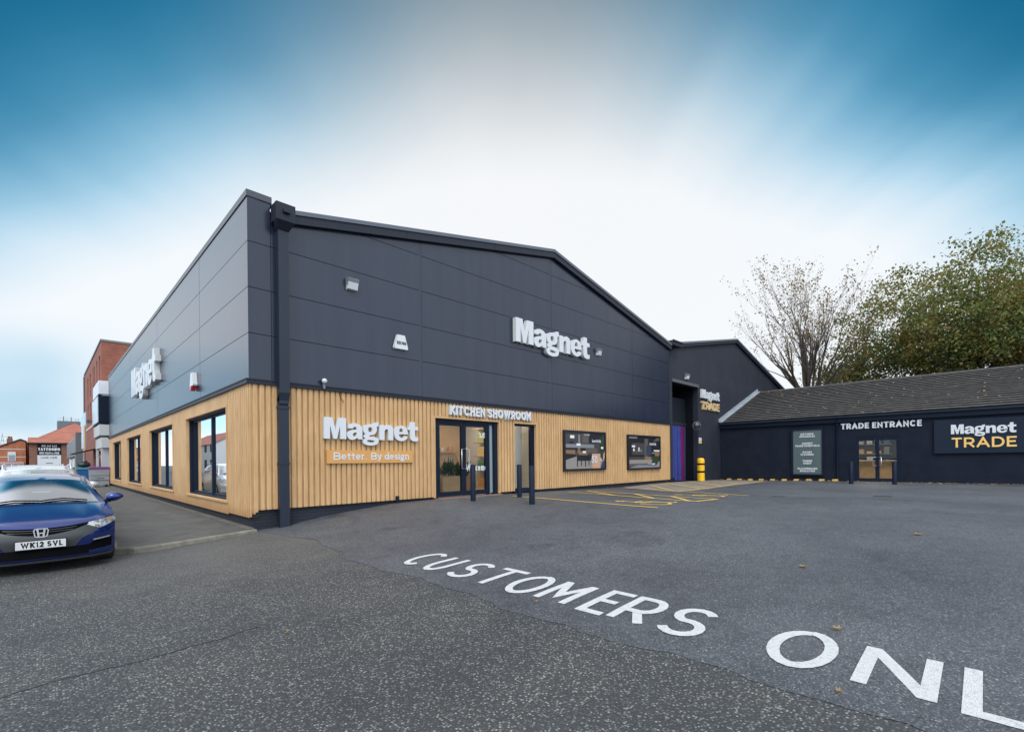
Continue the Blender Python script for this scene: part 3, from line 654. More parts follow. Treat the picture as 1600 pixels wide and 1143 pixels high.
# ================================================================== SHOWROOM
SH = thing('showroom_building', (0, 0, .1), 'large showroom with dark panelled gable above a ribbed timber base', 'building')
RL = lambda x: interp(x, [(-1, 6.97), (.42, 7.03), (10.22, 9.10), (19.36, 7.16), (21, 6.82)])
gable = [(.44, 3.42), (19.34, 3.42), (19.34, RL(19.34)), (10.22, 9.10), (.44, RL(.44))]
mb = MB()
xs = [.44, 4.4, 10.11, 15.77, 19.34]; zs = [3.425, 4.43, 5.43, 6.43, 7.43, 8.43, 9.6]
for i in range(4):
    for j in range(6):
        p = gable
        gx = .045
        for c in ((-1, 0, -(xs[i] + (gx if i else 0))), (1, 0, xs[i + 1] - (gx if i < 3 else 0)), (0, -1, -(zs[j] + .007)), (0, 1, zs[j + 1] - .007)):
            if p: p = clip(p, *c)
        if len(p) > 2: mb.prism([(x, .02, z) for x, z in p], (0, .02, 0), (0, -.04, 0))
for x in xs[1:-1]:
    mb.prism([(x - .045, .02, 3.425), (x + .045, .02, 3.425), (x + .045, .02, RL(x)), (x - .045, .02, RL(x))], (0, .02, 0), (0, -.034, 0))
mb.build('front_cladding', M_PANEL, SH)
mb = MB(); mb.prism([(x, .05, z) for x, z in gable], (0, .05, 0), (0, .021, 0), 0); mb.build('cladding_backing', M_GAP, SH)
# corner pier + street wall panels
mb = MB()
for j in range(4):
    z0, z1 = (3.425, 4.43, 5.43, 6.43)[j], (4.43, 5.43, 6.43, 7.40)[j]
    mb.box(.002, .19, -.04, .02, z0 + .007, z1 - .007); mb.box(.19, .43, -.035, .02, z0 + .007, z1 - .007)
    mb.box(.405, .43, .021, .4, z0, z1)
ys = [.021, 4.38, 11.34, 19.2, 25.6, 30.2]
for i in range(5):
    for j in range(4):
        z0, z1 = (3.425, 4.43, 5.43, 6.43)[j], (4.43, 5.43, 6.43, 7.40)[j]
        mb.box(-.04, .001, ys[i] - (.06 if i == 0 else -.012), ys[i + 1] - .012, z0 + .007, z1 - .007)
mb.build('side_cladding', M_SIDEPANEL, SH)
mb = MB(); mb.box(.0015, .4, .022, 30.18, 3.43, 7.39); mb.build('side_backing', M_GAP, SH)
mb = MB(); mb.box(-.06, .46, -.06, 30.25, 7.40, 7.54); mb.box(.445, .49, -.05, 30.2, 7.36, 7.40); mb.build('coping', mat('coping_metal', (.05, .057, .074), .4), SH)
# band between cladding and timber
mb = MB(); mb.box(-.10, 19.34, -.10, 0, 3.32, 3.42); mb.box(-.10, 0, .001, 30.2, 3.32, 3.42); mb.box(-.115, 19.345, -.115, -.1, 3.402, 3.426); mb.box(-.115, -.1, -.1, 30.2, 3.402, 3.426)
mb.build('drip_trim', M_TRIM, SH)
# verge trims
mb = MB()
for a, b in (((.86, 7.36), (10.22, 9.36)), ((10.22, 9.36), (19.42, 7.42))):
    for (z0, z1, y0, y1, m) in ((-.30, -.10, -.16, .05, 0), (-.10, .0, -.19, .3, 1)):
        mb.prism([(a[0], y0, a[1] + z0), (b[0], y0, b[1] + z0), (b[0], y0, b[1] + z1), (a[0], y0, a[1] + z1)], (0, y0, 0), (0, y1, 0), m)
for x in (3.9, 7.2, 13.4, 16.6):
    z = interp(x, [(.86, 7.36), (10.22, 9.36), (19.42, 7.42)]); mb.box(x - .01, x + .01, -.163, -.16, z - .30, z - .1, 2)
mb.build('verge_trim', [M_TRIM, mat('verge_flashing', (.085, .10, .135), .35), M_GAP], SH)
mb = MB()
for a, b in (((.4, 7.25), (10.22, 9.33)), ((10.22, 9.33), (19.4, 7.38))):
    mb.face([(a[0], .05, a[1]), (b[0], .05, b[1]), (b[0], 30.2, b[1]), (a[0], 30.2, a[1])])
mb.box(.4, 19.3, 30.15, 30.2, .2, 7.3); mb.box(19.25, 19.35, .06, 30.2, .1, 7.2)
mb.build('roof', M_DKROOF, SH)
mb = MB(); mb.box(-.03, .35, 30.205, 30.24, .1, 7.42); mb.build('end_wall', M_TRIM, SH)

# timber battens ------------------------------------------------------
def battens(mb, u0, u1, z0, z1, face, pitch=.134, phase=0., depth=.044):
    """vertical battens over u0..u1; face(u, d, z) gives the 3-D point, d outwards"""
    n0 = math.floor((u0 - phase) / pitch) - 1; u = phase + n0 * pitch
    r2 = random.Random(5)
    while u < u1:
        tone = random.Random(int(round((u - phase) / pitch)) * 7 + 3).random()
        prof = [(u, 0), (u + .033, 0), (u + .038, depth * .92), (u + .050, depth), (u + .120, depth), (u + .128, depth * .92), (u + pitch, 0)]
        for (a, da), (b, db) in zip(prof, prof[1:]):
            if b <= u0 or a >= u1: continue
            ta, tb = max(a, u0), min(b, u1)
            fa = da + (db - da) * (ta - a) / (b - a) if b > a else da; fb = da + (db - da) * (tb - a) / (b - a) if b > a else db
            mb.face([face(ta, fa, z0), face(tb, fb, z0), face(tb, fb, z1), face(ta, fa, z1)], 0, False, tone)
            mb.face([face(ta, 0, z0), face(tb, 0, z0), face(tb, fb, z0), face(ta, fa, z0)], 0, False, tone)
        u += pitch
FF = lambda u, d, z: (u, -.012 - d, z)
ZB, ZT = .55, 3.32
DX0, DX1, DZ1 = 4.84, 7.42, 2.85           # entrance opening
WX0, WX1 = 8.10, 9.24                      # narrow window
mb = MB()
battens(mb, 0.12, DX0, ZB, ZT, FF); battens(mb, DX0, DX1, DZ1, ZT, FF); battens(mb, DX1, WX0, ZB, ZT, FF); battens(mb, WX0, WX1, DZ1, ZT, FF); battens(mb, WX1, 19.34, ZB, ZT, FF)
for k, zb in enumerate((.42, .47, .51)):
    battens(mb, -.045 + k * .055, -.045 + (k + 1) * .055, zb, ZT, FF)
mb.box(-.01, 0.11, -.03, -.012, .5, ZT)
for (a, b, c, d) in ((DX0 - .03, DX0 + .02, .52, DZ1), (DX1 - .02, DX1 + .03, .52, DZ1), (WX0 - .03, WX0 + .02, .55, DZ1), (WX1 - .02, WX1 + .03, .55, DZ1)):
    mb.box(a, b, -.07, .03, c, d, 0, .7)
mb.box(DX0 - .03, DX1 + .03, -.072, .06, DZ1, DZ1 + .05, 0, .7); mb.box(WX0 - .03, WX1 + .03, -.072, .06, DZ1, DZ1 + .05, 0, .7)
mb.build('front_timber', M_TIM, SH)
mb = MB(); 
for a, b, z0, z1 in ((0.0, DX0, .545, 3.33), (DX0, DX1, DZ1 + .05, 3.33), (DX1, WX0, .545, 3.33), (WX0, WX1, DZ1 + .05, 3.33), (WX1, 19.34, .545, 3.33), (WX0, WX1, .5, .55)): mb.box(a, b, -.011, .2, z0, z1)
mb.build('front_wall', M_DARK, SH)
# street side timber with its four windows
WINS = [(1.66, 6.16, 2.96), (8.31, 13.30, 2.96), (15.66, 20.6, 2.96), (23.25, 27.6, 2.96)]; WZ0 = .68
SF = lambda u, d, z: (-.012 - d, u, z)
mb = MB(); battens(mb, -.045, 1.62, .40, ZT, SF, .134, -.045)
def boards(y0, y1, z0, z1):
    y = y0
    n = max(1, round((y1 - y0) / .42)); h = (y1 - y0) / n
    for i in range(n):
        r = random.Random(int(y0 * 100) + i * 13).random()
        mb.box(-.045, -.012, y0 + i * h + .004, y0 + (i + 1) * h - .004, z0, z1, 0, .35 + .4 * r)
        for q in (1, 2): mb.box(-.0462, -.045, y0 + i * h + h * q / 3 - .002, y0 + i * h + h * q / 3 + .002, z0, z1, 0, 0)
edges = 1.62
for (a, b, t) in WINS:
    if a > edges + .06: boards(edges, a - .03, .36, ZT)
    boards(a - .03, b + .03, t + .05, ZT); boards(a - .03, b + .03, .36, WZ0 - .05)
    mb.box(-.075, .02, a - .04, b + .04, t, t + .05, 0, .75); mb.box(-.085, .02, a - .04, b + .04, WZ0 - .05, WZ0, 0, .95)
    mb.box(-.075, .02, a - .04, a, WZ0, t, 0, .8); mb.box(-.075, .02, b, b + .04, WZ0, t, 0, .8)
    edges = b + .04
boards(edges, 30.15, .36, ZT)
mb.build('side_timber', M_TIM, SH)
mb = MB(); edges = 0.
for (a, b, t) in WINS + [(30.15, 30.15, 3)]:
    mb.box(-.011, .15, edges, a - .04, .39, 3.33)
    if b > a: mb.box(-.011, .15, a - .04, b + .04, t + .05, 3.33); mb.box(-.011, .15, a - .04, b + .04, .39, WZ0 - .05)
    edges = b + .04
mb.build('side_wall', M_DARK, SH)
# painted brick plinth
mb = MB(); mb.box(.02, DX0, .03, .2, -.2, .56); mb.box(DX1, 19.34, .03, .2, -.2, .56); mb.box(.021, .2, .201, 30.15, -.2, .42); mb.build('plinth', M_PLINTH, SH)
# windows
def window(a, b, t):
    mb = MB(); x0, x1 = .02, .22
    mb.box(x0, x1, a, a + .06, WZ0, t); mb.box(x0, x1, b - .06, b, WZ0, t); mb.box(x0, x1, a + .06, b - .06, WZ0, WZ0 + .05); mb.box(x0, x1, a + .06, b - .06, t - .05, t)
    mid = a + (b - a) * .46; gx = .13
    mb.box(gx - .045, x1, mid - .05, mid + .05, WZ0 + .05, t - .05); mb.box(gx - .03, x1, a + .06, b - .06, WZ0 + .05, WZ0 + .10); mb.box(gx - .03, x1, a + .06, b - .06, t - .10, t - .05)
    mb.box(gx - .03, x1, a + .06, a + .11, WZ0 + .10, t - .10); mb.box(gx - .03, x1, b - .11, b - .06, WZ0 + .10, t - .10)
    f = mb.build('window', M_NAVY, SH)
    for p, q in ((a + .11, mid - .05), (mid + .05, b - .11)):
        m2 = MB(); m2.face([(gx, p, WZ0 + .10), (gx, q, WZ0 + .10), (gx, q, t - .10), (gx, p, t - .10)]); m2.build('pane', M_WGLASS, f)
for w in WINS: window(*w)
# entrance
def leaf_frame(mb, x0, x1, z0, z1, y0, y1, w=.085, wb=.14):
    mb.box(x0, x0 + w, y0, y1, z0, z1); mb.box(x1 - w, x1, y0, y1, z0, z1); mb.box(x0 + w, x1 - w, y0, y1, z0, z0 + wb); mb.box(x0 + w, x1 - w, y0, y1, z1 - w, z1)
mb = MB(); y0, y1 = .03, .16
mb.box(DX0 + .02, DX0 + .16, y0, y1, .5, DZ1); mb.box(DX0 + .16, DX1 - .2, y0, y1, DZ1 - .1, DZ1); mb.box(DX1 - .17, DX1 - .02, y0 - .02, y1, .5, DZ1); mb.box(DX1 - .42, DX1 - .36, y0, y1, .5, DZ1 - .1)
mb.box(DX1 - .2, DX1 - .17, y0, y1, .5, DZ1)
ent = mb.build('entrance', M_NAVY, SH)
xa, xb = DX0 + .16, DX1 - .42; xm = (xa + xb) / 2
for i, (p, q) in enumerate(((xa, xm), (xm, xb))):
    mb = MB(); leaf_frame(mb, p + .004, q - .004, .53, DZ1 - .105, y0 + .01, y1 - .03); mb.build('door_leaf', M_NAVY, ent)
    mb = MB(); yy = .085; mb.face([(p + .085, yy, .66), (q - .085, yy, .66), (q - .085, yy, DZ1 - .19), (p + .085, yy, DZ1 - .19)]); mb.build('pane', M_GLASS, ent)
    s = -1 if i == 0 else 1; hx = xm + s * .045; mb = MB()
    mb.tube([(hx, .04, 1.35), (hx, -.03, 1.35), (hx + s * .10, -.04, 1.36), (hx + s * .10, -.04, 1.95), (hx, -.03, 1.96), (hx, .04, 1.96)], .014, 8); mb.build('handle', M_STEEL, ent)
mb = MB(); mb.box(DX1 - .36, DX1 - .2, .07, .1, .55, DZ1 - .1); mb.build('side_panel', M_GREYG, ent)
mb = MB(); mb.box(DX0, DX1 + .05, -.16, .2, .40, .495); mb.build('threshold', mat('brick_step', (.22, .13, .11), .8, (.3, .2, .17), 4.), ent)
for m_ in put_text('Welcome', (xm + .10, .078, 1.28), (1, 0, 0), (0, 0, 1), (0, -1, 0), .21, .88, .04, .003) + put_text('LE', (xb - .32, .078, 2.33), (1, 0, 0), (0, 0, 1), (0, -1, 0), .16, .22, .04, .003): m_.build('letter', M_WHITE, ent)
# narrow display window
mb = MB(); leaf_frame(mb, WX0 + .02, WX1 - .02, .56, DZ1, .04, .14, .07, .07); mb.box(WX1 - .14, WX1 - .09, .05, .2, .63, DZ1 - .07)
f = mb.build('window', M_NAVY, SH); mb = MB(); mb.face([(WX0 + .09, .09, .63), (WX1 - .09, .09, .63), (WX1 - .09, .09, DZ1 - .07), (WX0 + .09, .09, DZ1 - .07)]); mb.build('pane', M_GLASS, f)
mb = MB(); mb.box(WX0 - .03, WX1 + .03, -.12, .02, .5, .555); mb.build('sill', M_NAVY, f)
# downpipe with hopper
mb = MB(); mb.box(.53, .75, -.24, -.05, 3.16, 6.95); mb.prism([(.53, -.24, 3.16), (.53, -.05, 3.0), (.53, -.24 + .04, 2.92), (.53, -.24 + .04, 3.05)], (0, 0, 0), (.22, 0, 0))
mb.prism([(.53, -.24, 3.16), (.53, -.05, 3.16), (.53, -.05, 2.86), (.53, -.17, 2.86)], (0, 0, 0), (.21, 0, 0)); mb.box(.53, .74, -.19, -.05, .12, 2.86); mb.box(.515, .755, -.205, -.05, 1.55, 1.59); mb.box(.515, .755, -.205, -.05, 2.80, 2.87)
dp = mb.build('downpipe', mat('downpipe_metal', (.013, .020, .037), .42, spec=.35), SH)
mb = MB(); mb.box(.44, .85, -.40, -.05, 6.96, 7.34); mb.box(.58, .72, -.47, -.40, 7.12, 7.20); mb.prism([(.44, -.4, 6.96), (.85, -.4, 6.96), (.76, -.26, 6.80), (.52, -.26, 6.80)], (0, 0, 0), (0, .2, 0)); mb.build('hopper', M_TRIM, dp)
mb = MB(); mb.tube([(3.58, -.07, .35), (3.58, -.07, .66)], .05, 10); mb.box(3.53, 3.63, -.09, .0, .55, .58); mb.build('vent_pipe', M_NAVY, SH)
mb = MB(); mb.tube([(1.98, -.06, 3.32), (1.99, -.09, 3.22), (2.03, -.08, 3.14), (2.09, -.10, 3.08)], .008, 5); mb.build('loose_cable', M_BLACK, SH)
# interior shell, lamps
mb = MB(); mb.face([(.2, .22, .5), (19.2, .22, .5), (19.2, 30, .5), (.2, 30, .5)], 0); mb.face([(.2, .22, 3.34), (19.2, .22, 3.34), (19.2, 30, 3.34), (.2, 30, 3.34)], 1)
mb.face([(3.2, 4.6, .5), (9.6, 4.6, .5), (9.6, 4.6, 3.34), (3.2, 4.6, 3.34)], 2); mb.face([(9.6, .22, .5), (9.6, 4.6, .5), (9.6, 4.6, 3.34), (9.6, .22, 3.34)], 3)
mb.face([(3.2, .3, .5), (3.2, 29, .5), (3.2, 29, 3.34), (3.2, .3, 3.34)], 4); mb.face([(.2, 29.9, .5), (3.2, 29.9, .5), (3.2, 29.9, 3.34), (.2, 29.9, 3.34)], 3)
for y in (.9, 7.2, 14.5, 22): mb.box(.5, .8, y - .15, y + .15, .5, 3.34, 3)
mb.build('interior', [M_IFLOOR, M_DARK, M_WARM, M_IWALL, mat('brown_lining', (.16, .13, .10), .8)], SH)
for x, y in ((4.4, 1.6), (5.9, 1.6), (7.4, 1.6), (8.7, 1.6), (4.4, 3.4), (5.9, 3.4), (7.4, 3.4), (8.7, 3.3), (8.5, .42)):  # last lamp is added, to brighten the inside of the narrow window
    mb = MB(); mb.box(x - .14, x + .14, y - .14, y + .14, 3.24, 3.27, 1); mb.box(x - .16, x + .16, y - .16, y + .16, 3.27, 3.335, 0); mb.build('ceiling_lamp', [M_BLACK, M_LAMP], SH)

# things inside, seen through the door
def planter(x, y, label, w=.75, h=.6, c=M_ORANGE, n=46, ph=.75):
    t = thing('planter', (x, y, .5), label, 'planter', None); mb = MB(); mb.box(x - w / 2, x + w / 2, y - .2, y + .2, .505, .5 + h); mb.build('box', c, t)
    mb = MB(); r = random.Random(int(x * 50))
    for _ in range(n):
        a = r.uniform(0, 6.28); e = r.uniform(.25, 1.3); L_ = r.uniform(.35, 1) * ph; bx, by = x + r.uniform(-w * .4, w * .4), y + r.uniform(-.12, .12)
        tip = Vector((bx + math.cos(a) * math.cos(e) * L_ * .7, by + math.sin(a) * math.cos(e) * L_ * .4, .5 + h + math.sin(e) * L_)); mid = (Vector((bx, by, .5 + h)) + tip) / 2 + Vector((0, 0, .08)); s = Vector((-math.sin(a), math.cos(a), 0)) * .05
        mb.face([(bx, by, .5 + h), mid - s, tip, mid + s])
    mb.build('foliage', M_PLANT, t)
M_CRATE = mat('pale_wood', (.48, .32, .17), .7, (.56, .39, .22), 4.)
planter(6.1, 1.0, 'pale wooden planter of green plants behind the left door leaf', .7, .6, M_CRATE)
planter(6.85, 1.25, 'tan planter of leafy plants behind the right door leaf', .7, .55, mat('tan_box', (.45, .24, .12), .7), 60, .9)
t = thing('bar_stool', (5.35, 1.2, .5), 'wooden stool with thin black legs inside the entrance', 'stool'); mb = MB(); mb.box(5.1, 5.6, 1.0, 1.4, 1.15, 1.2); mb.build('seat', M_CRATE, t)
for dx in (-.2, .2):
    for dy in (-.15, .15):
        mb = MB(); mb.tube([(5.35 + dx, 1.2 + dy, .5), (5.35 + dx * .9, 1.2 + dy * .9, 1.15)], .014, 6); mb.build('leg', M_BLACK, t)
t = thing('kitchen_display', (6.0, 4.3, .5), 'shelved kitchen display with pale worktop against the warm wall', 'kitchen units'); mb = MB(); mb.box(3.6, 9.3, 4.0, 4.58, .5, 1.38); mb.build('cabinet', mat('cabinet_front', (.30, .28, .25), .5), t)
mb = MB(); mb.box(3.55, 9.35, 3.95, 4.59, 1.385, 1.43); mb.build('worktop', M_IWALL, t)
mb = MB(); mb.box(3.8, 9.2, 4.3, 4.59, 1.95, 1.99); mb.build('shelf', M_CRATE, t)
r = random.Random(3)
for i in range(14):
    x = 3.9 + i * .38; mb = MB(); hh = r.uniform(.12, .3); mb.tube([(x, 4.45, 1.99), (x, 4.45, 1.99 + hh * .7), (x, 4.45, 1.99 + hh)], [.06, r.uniform(.05, .09), .03], 8); mb.build('jar', [M_WHITE, M_ORANGE, M_PLANT, M_MGREY][i % 4], t)
t = thing('display_stand', (8.95, .7, .5), 'pale display panel with green edge inside the narrow front window', 'display stand'); mb = MB(); mb.box(8.74, 9.16, .60, .64, .505, 2.95); mb.build('board', M_IWALL, t); mb = MB(); mb.box(8.66, 8.735, .60, .66, .505, 2.95); mb.build('edge', mat('mint_green', (.20, .55, .36), .5), t)
t = thing('display_shelves', (9.3, 2.2, .5), 'colourful shelves glimpsed through the narrow front window', 'shelves'); mb = MB(); mb.box(9.2, 9.58, 1.2, 3.4, .5, .55)
for z in (1.2, 1.75, 2.3, 2.85): mb.box(9.2, 9.58, 1.2, 3.4, z, z + .04)
mb.build('frame', M_CRATE, t)
for i, (z, c) in enumerate(((.56, M_ORANGE), (1.24, mat('green_pack', (.08, .25, .06), .5)), (1.79, mat('yellow_pack', (.7, .5, .12), .5)), (2.34, mat('lime_pack', (.4, .45, .1), .5)))):
    for k in range(4): mb = MB(); mb.box(9.25, 9.5, 1.3 + k * .5, 1.66 + k * .5, z, z + .36); mb.build('pack', c, t)

# ---- signs and fittings on the showroom
SGN = [M_WHITE, M_WHITESIDE]
t = thing('letter_sign', (2.9, -.1, 2.4), 'white raised Magnet letters on the timber above the orange board', 'sign')
heavy_word(t, (1.56, -.05, 2.16), (1, 0, 0), (0, 0, 1), (0, -1, 0), .52, 2.66, .10, SGN)
t = thing('letter_sign', (10.2, -.1, 6.0), 'white raised Magnet letters high on the dark front gable', 'sign')
heavy_word(t, (8.12, -.03, 5.62), (1, 0, 0), (0, 0, 1), (0, -1, 0), .81, 4.2, .16, SGN)
t = thing('letter_sign', (-.1, 13.8, 5.4), 'white raised Magnet letters on the dark street side wall', 'sign')
heavy_word(t, (-.03, 17.2, 4.75), (0, -1, 0), (0, 0, 1), (-1, 0, 0), 1.24, 6.7, .19, SGN)
t = thing('slogan_board', (2.85, -.1, 1.7), 'orange board reading Better. By design under the timber Magnet sign', 'sign')
mb = MB(); mb.box(1.64, 4.07, -.11, -.046, 1.56, 1.885); mb.build('board', M_ORANGE, t)
for w_, x_, wd in (('Better.', 1.80, .88), ('By', 2.80, .30), ('design', 3.18, .76)):
    for m_ in put_text(w_, (x_, -.11, 1.645), (1, 0, 0), (0, 0, 1), (0, -1, 0), .185, wd, .029, .008, gap=.06, serif=True): m_.build('letter', M_WHITE, t)
t = thing('letter_sign', (7.1, -.1, 3.1), 'white raised KITCHEN SHOWROOM letters over the main entrance', 'sign')
for m_ in put_text('KITCHEN SHOWROOM', (5.36, -.05, 2.97), (1, 0, 0), (0, 0, 1), (0, -1, 0), .28, 3.54, .060, .09, gap=.15): m_.build('letter', M_WHITE, t)

def floodlight(x, z, y0, label, w=.28, h=.3):
    t = thing('floodlight', (x, y0, z), label, 'floodlight', 'wall floodlights'); mb = MB(); mb.box(x - w / 2, x + w / 2, y0 - .12, y0, z - h * .1, z + h / 2); mb.prism([(x - w / 2, y0 - .12, z + h / 2), (x - w / 2, y0 - .19, z + h * .36), (x - w / 2, y0 - .17, z + h * .12), (x - w / 2, y0 - .12, z + h * .12)], (0, 0, 0), (w, 0, 0)); mb.build('housing', M_MGREY, t)
    mb = MB(); mb.prism([(x - w * .46, y0 - .17, z + h * .1), (x - w * .46, y0 - .12, z - h * .45), (x - w * .46, y0, z - h * .5), (x - w * .46, y0, z - h * .1), (x - w * .46, y0 - .12, z + h * .1)], (0, 0, 0), (w * .92, 0, 0)); mb.build('lens', M_WHITE, t)
floodlight(2.33, 6.06, -.02, 'white floodlight high on the gable left of the alarm box')
floodlight(13.08, 6.03, -.02, 'small white floodlight just right of the gable Magnet letters', .24, .3)
def alarm(P, label, red=False):
    """P(u, d, z) maps across / outwards / up"""
    t = thing('alarm_box', P(0, 0, 0), label, 'alarm'); mb = MB()
    pr = [(-.21, -.17), (-.19, -.21), (.19, -.21), (.21, -.17), (.11, .17), (-.11, .17)]
    mb.face([P(u, .11, z) for u, z in pr]); 
    for (a, b) in zip(pr, pr[1:] + pr[:1]): mb.face([P(a[0] * 1.04, 0, a[1] * 1.04), P(b[0] * 1.04, 0, b[1] * 1.04), P(b[0], .11, b[1]), P(a[0], .11, a[1])])
    mb.build('cover', M_WHITE, t)
    if red: mb = MB(); mb.prism([P(-.1, .02, -.34), P(.1, .02, -.34), P(.14, .02, -.225), P(-.14, .02, -.225)], P(0, 0, 0), P(0, .12, 0)); mb.build('strobe', M_RED, t)
    else:
        for m_ in put_text('SECOM', P(-.145, .112, -.09), Vector(P(1, 0, 0)) - Vector(P(0, 0, 0)), (0, 0, 1), Vector(P(0, 1, 0)) - Vector(P(0, 0, 0)), .085, .29, .022, .002): m_.build('letter', M_NAVY, t)
alarm(lambda u, d, z: (3.72 + u, -.025 - d, 4.86 + z), 'white tapered alarm box with dark lettering on the front gable')
alarm(lambda u, d, z: (-.045 - d, 4.9 - u, 4.05 + z), 'white alarm box with red strobe on the street side wall', True)
t = thing('security_camera', (1.58, -.1, 3.45), 'small white dome camera on the trim above the timber', 'camera'); mb = MB(); mb.box(1.555, 1.605, -.14, -.1, 3.36, 3.5); mb.build('bracket', M_MGREY, t)
mb = MB(); mb.ball((1.58, -.15, 3.54), .065, .065, .062); mb.build('dome', M_WHITE, t)

# posters
PC = [mat('poster_wall', (.055, .05, .052), .35), mat('poster_dark', (.012, .013, .017), .35), mat('poster_grey', (.20, .21, .235), .35), mat('poster_wood', (.22, .13, .075), .35), mat('poster_floor', (.26, .235, .22), .35), mat('poster_white', (.75, .75, .74), .35), mat('poster_peach', (.52, .30, .20), .35), mat('poster_green', (.02, .045, .022), .35), mat('poster_blue', (.03, .045, .085), .35), mat('poster_mid', (.10, .085, .075), .35)]
def poster(x0, x1, z0, z1, label, rects, words):
    t = thing('poster_frame', ((x0 + x1) / 2, -.06, z0), label, 'poster'); mb = MB(); fw = .075
    mb.box(x0, x0 + fw, -.15, -.047, z0, z1); mb.box(x1 - fw, x1, -.15, -.047, z0, z1); mb.box(x0 + fw, x1 - fw, -.15, -.047, z0, z0 + fw); mb.box(x0 + fw, x1 - fw, -.15, -.047, z1 - fw, z1); mb.build('frame', mat('poster_frame', (.012, .014, .020), .3), t)
    mb = MB(); a, b, c, d = x0 + fw, x1 - fw, z0 + fw, z1 - fw
    P = lambda u, v, k: (a + (b - a) * u, -.11 - .0006 * k, c + (d - c) * v)
    mb.face([P(0, 0, 0), P(1, 0, 0), P(1, 1, 0), P(0, 1, 0)], 0)
    for k, (m, pts) in enumerate(rects): mb.face([P(u, v, k + 1) for u, v in pts], m)
    mb.build('picture', PC, t); 
    for w, u, v, h, wd, s in words:
        for m_ in put_text(w, P(u, v, len(rects) + 3), (1, 0, 0), (0, 0, 1), (0, -1, 0), h, wd, s, .001): m_.build('letter', M_WHITE, t)
R4 = lambda m, u0, v0, u1, v1: (m, [(u0, v0), (u1, v0), (u1, v1), (u0, v1)])
poster(10.71, 13.48, 1.17, 2.73, 'framed poster with 50 percent offer showing a dark dining kitchen',
       [R4(4, 0, 0, 1, .34), R4(1, 0, .5, .5, .62), R4(3, 0, .38, .24, .52), (1, [(0, .24), (.27, .34), (.24, .4), (0, .42)]), R4(2, 0, .58, .72, .68), R4(0, .2, .7, .4, 1), R4(2, .32, .68, .36, .95), R4(9, .42, .72, .58, 1), R4(1, .58, .72, .95, 1), R4(5, .12, .84, .22, .92), R4(1, .1, .70, .2, .76), R4(5, .27, .64, .37, .70), R4(3, .30, .42, .36, .58), R4(9, .5, .44, .8, .56),
        (1, [(.30, .22), (.62, .22), (.68, .38), (.3, .38)]), R4(1, .28, .06, .30, .36), R4(1, .38, .08, .40, .36), R4(1, .48, .05, .50, .36), R4(1, .57, .09, .59, .36), (3, [(.32, .38), (.55, .38), (.5, .5), (.36, .48)]), R4(5, .42, .44, .5, .49), R4(6, .66, 0, .88, .42), R4(7, .88, .25, .98, .9), (6, [(.95, .22), (1, .3), (1, .5), (.96, .4)]), R4(5, .9, .56, .96, .62), (8, [(.88, 0), (1, 0), (1, .22), (.94, .2)])],
       [('50', .645, .15, .30, .40, .05), ('%', .86, .2, .14, .16, .022), ('beautifully', .66, .74, .13, .62, .02), ('SUMMER', .46, .93, .05, .36, .010)])
poster(15.22, 18.19, 1.12, 2.70, 'framed poster of a dark living room with sofa, nearer the loading door',
       [R4(1, 0, .35, 1, 1), R4(0, .1, .42, .5, .8), R4(9, .5, .35, .62, .95), R4(3, .5, .24, .72, .36), (4, [(0, .1), (.72, .1), (.75, .26), (.0, .26)]), R4(9, 0, .06, .6, .14), (2, [(.0, .0), (1, .0), (1, .06), (.3, .1)]), R4(5, .1, .66, .2, .72), R4(2, .2, .52, .42, .535), R4(5, .14, .54, .18, .62), R4(5, .3, .54, .33, .66), R4(2, .36, .54, .4, .6), R4(8, .55, .4, .72, .72), R4(7, .76, .14, .98, .38), R4(3, .84, .38, 1, .54), R4(5, .80, .54, 1, .58), R4(2, .74, .46, .84, .5), (4, [(.86, .02), (1, .02), (1, .22), (.94, .16)]), R4(2, 0, .94, .26, 1), (9, [(.78, .86), (1, .9), (1, 1), (.9, 1)])],
       [('beautifully', .66, .74, .13, .62, .022), ('magnet', .73, .09, .1, .30, .028)])

# bollards
def bollard(x, y, h, label, gr, r=.075):
    z = YZ(x, y); t = thing('bollard', (x, y, z), label, 'bollard', gr); mb = MB(); mb.tube([(x, y, z - .05), (x, y, z + h - .012), (x, y, z + h)], [r, r, r - .012], 18); mb.build('post', M_NAVY, t)
    mb = MB(); mb.tube([(x, y, z + h), (x, y, z + h + .012)], [r - .014, r - .03], 18); mb.build('cap', M_NAVY, t)
bollard(5.25, -1.27, 1.0, 'dark bollard standing directly in front of the entrance doors', 'bollards by the showroom entrance')
bollard(7.04, -1.33, .98, 'rear dark bollard of the pair by the narrow window', 'bollards by the showroom entrance')
bollard(5.84, -2.95, 1.0, 'front dark bollard of the pair, nearest the camera', 'bollards by the showroom entrance')

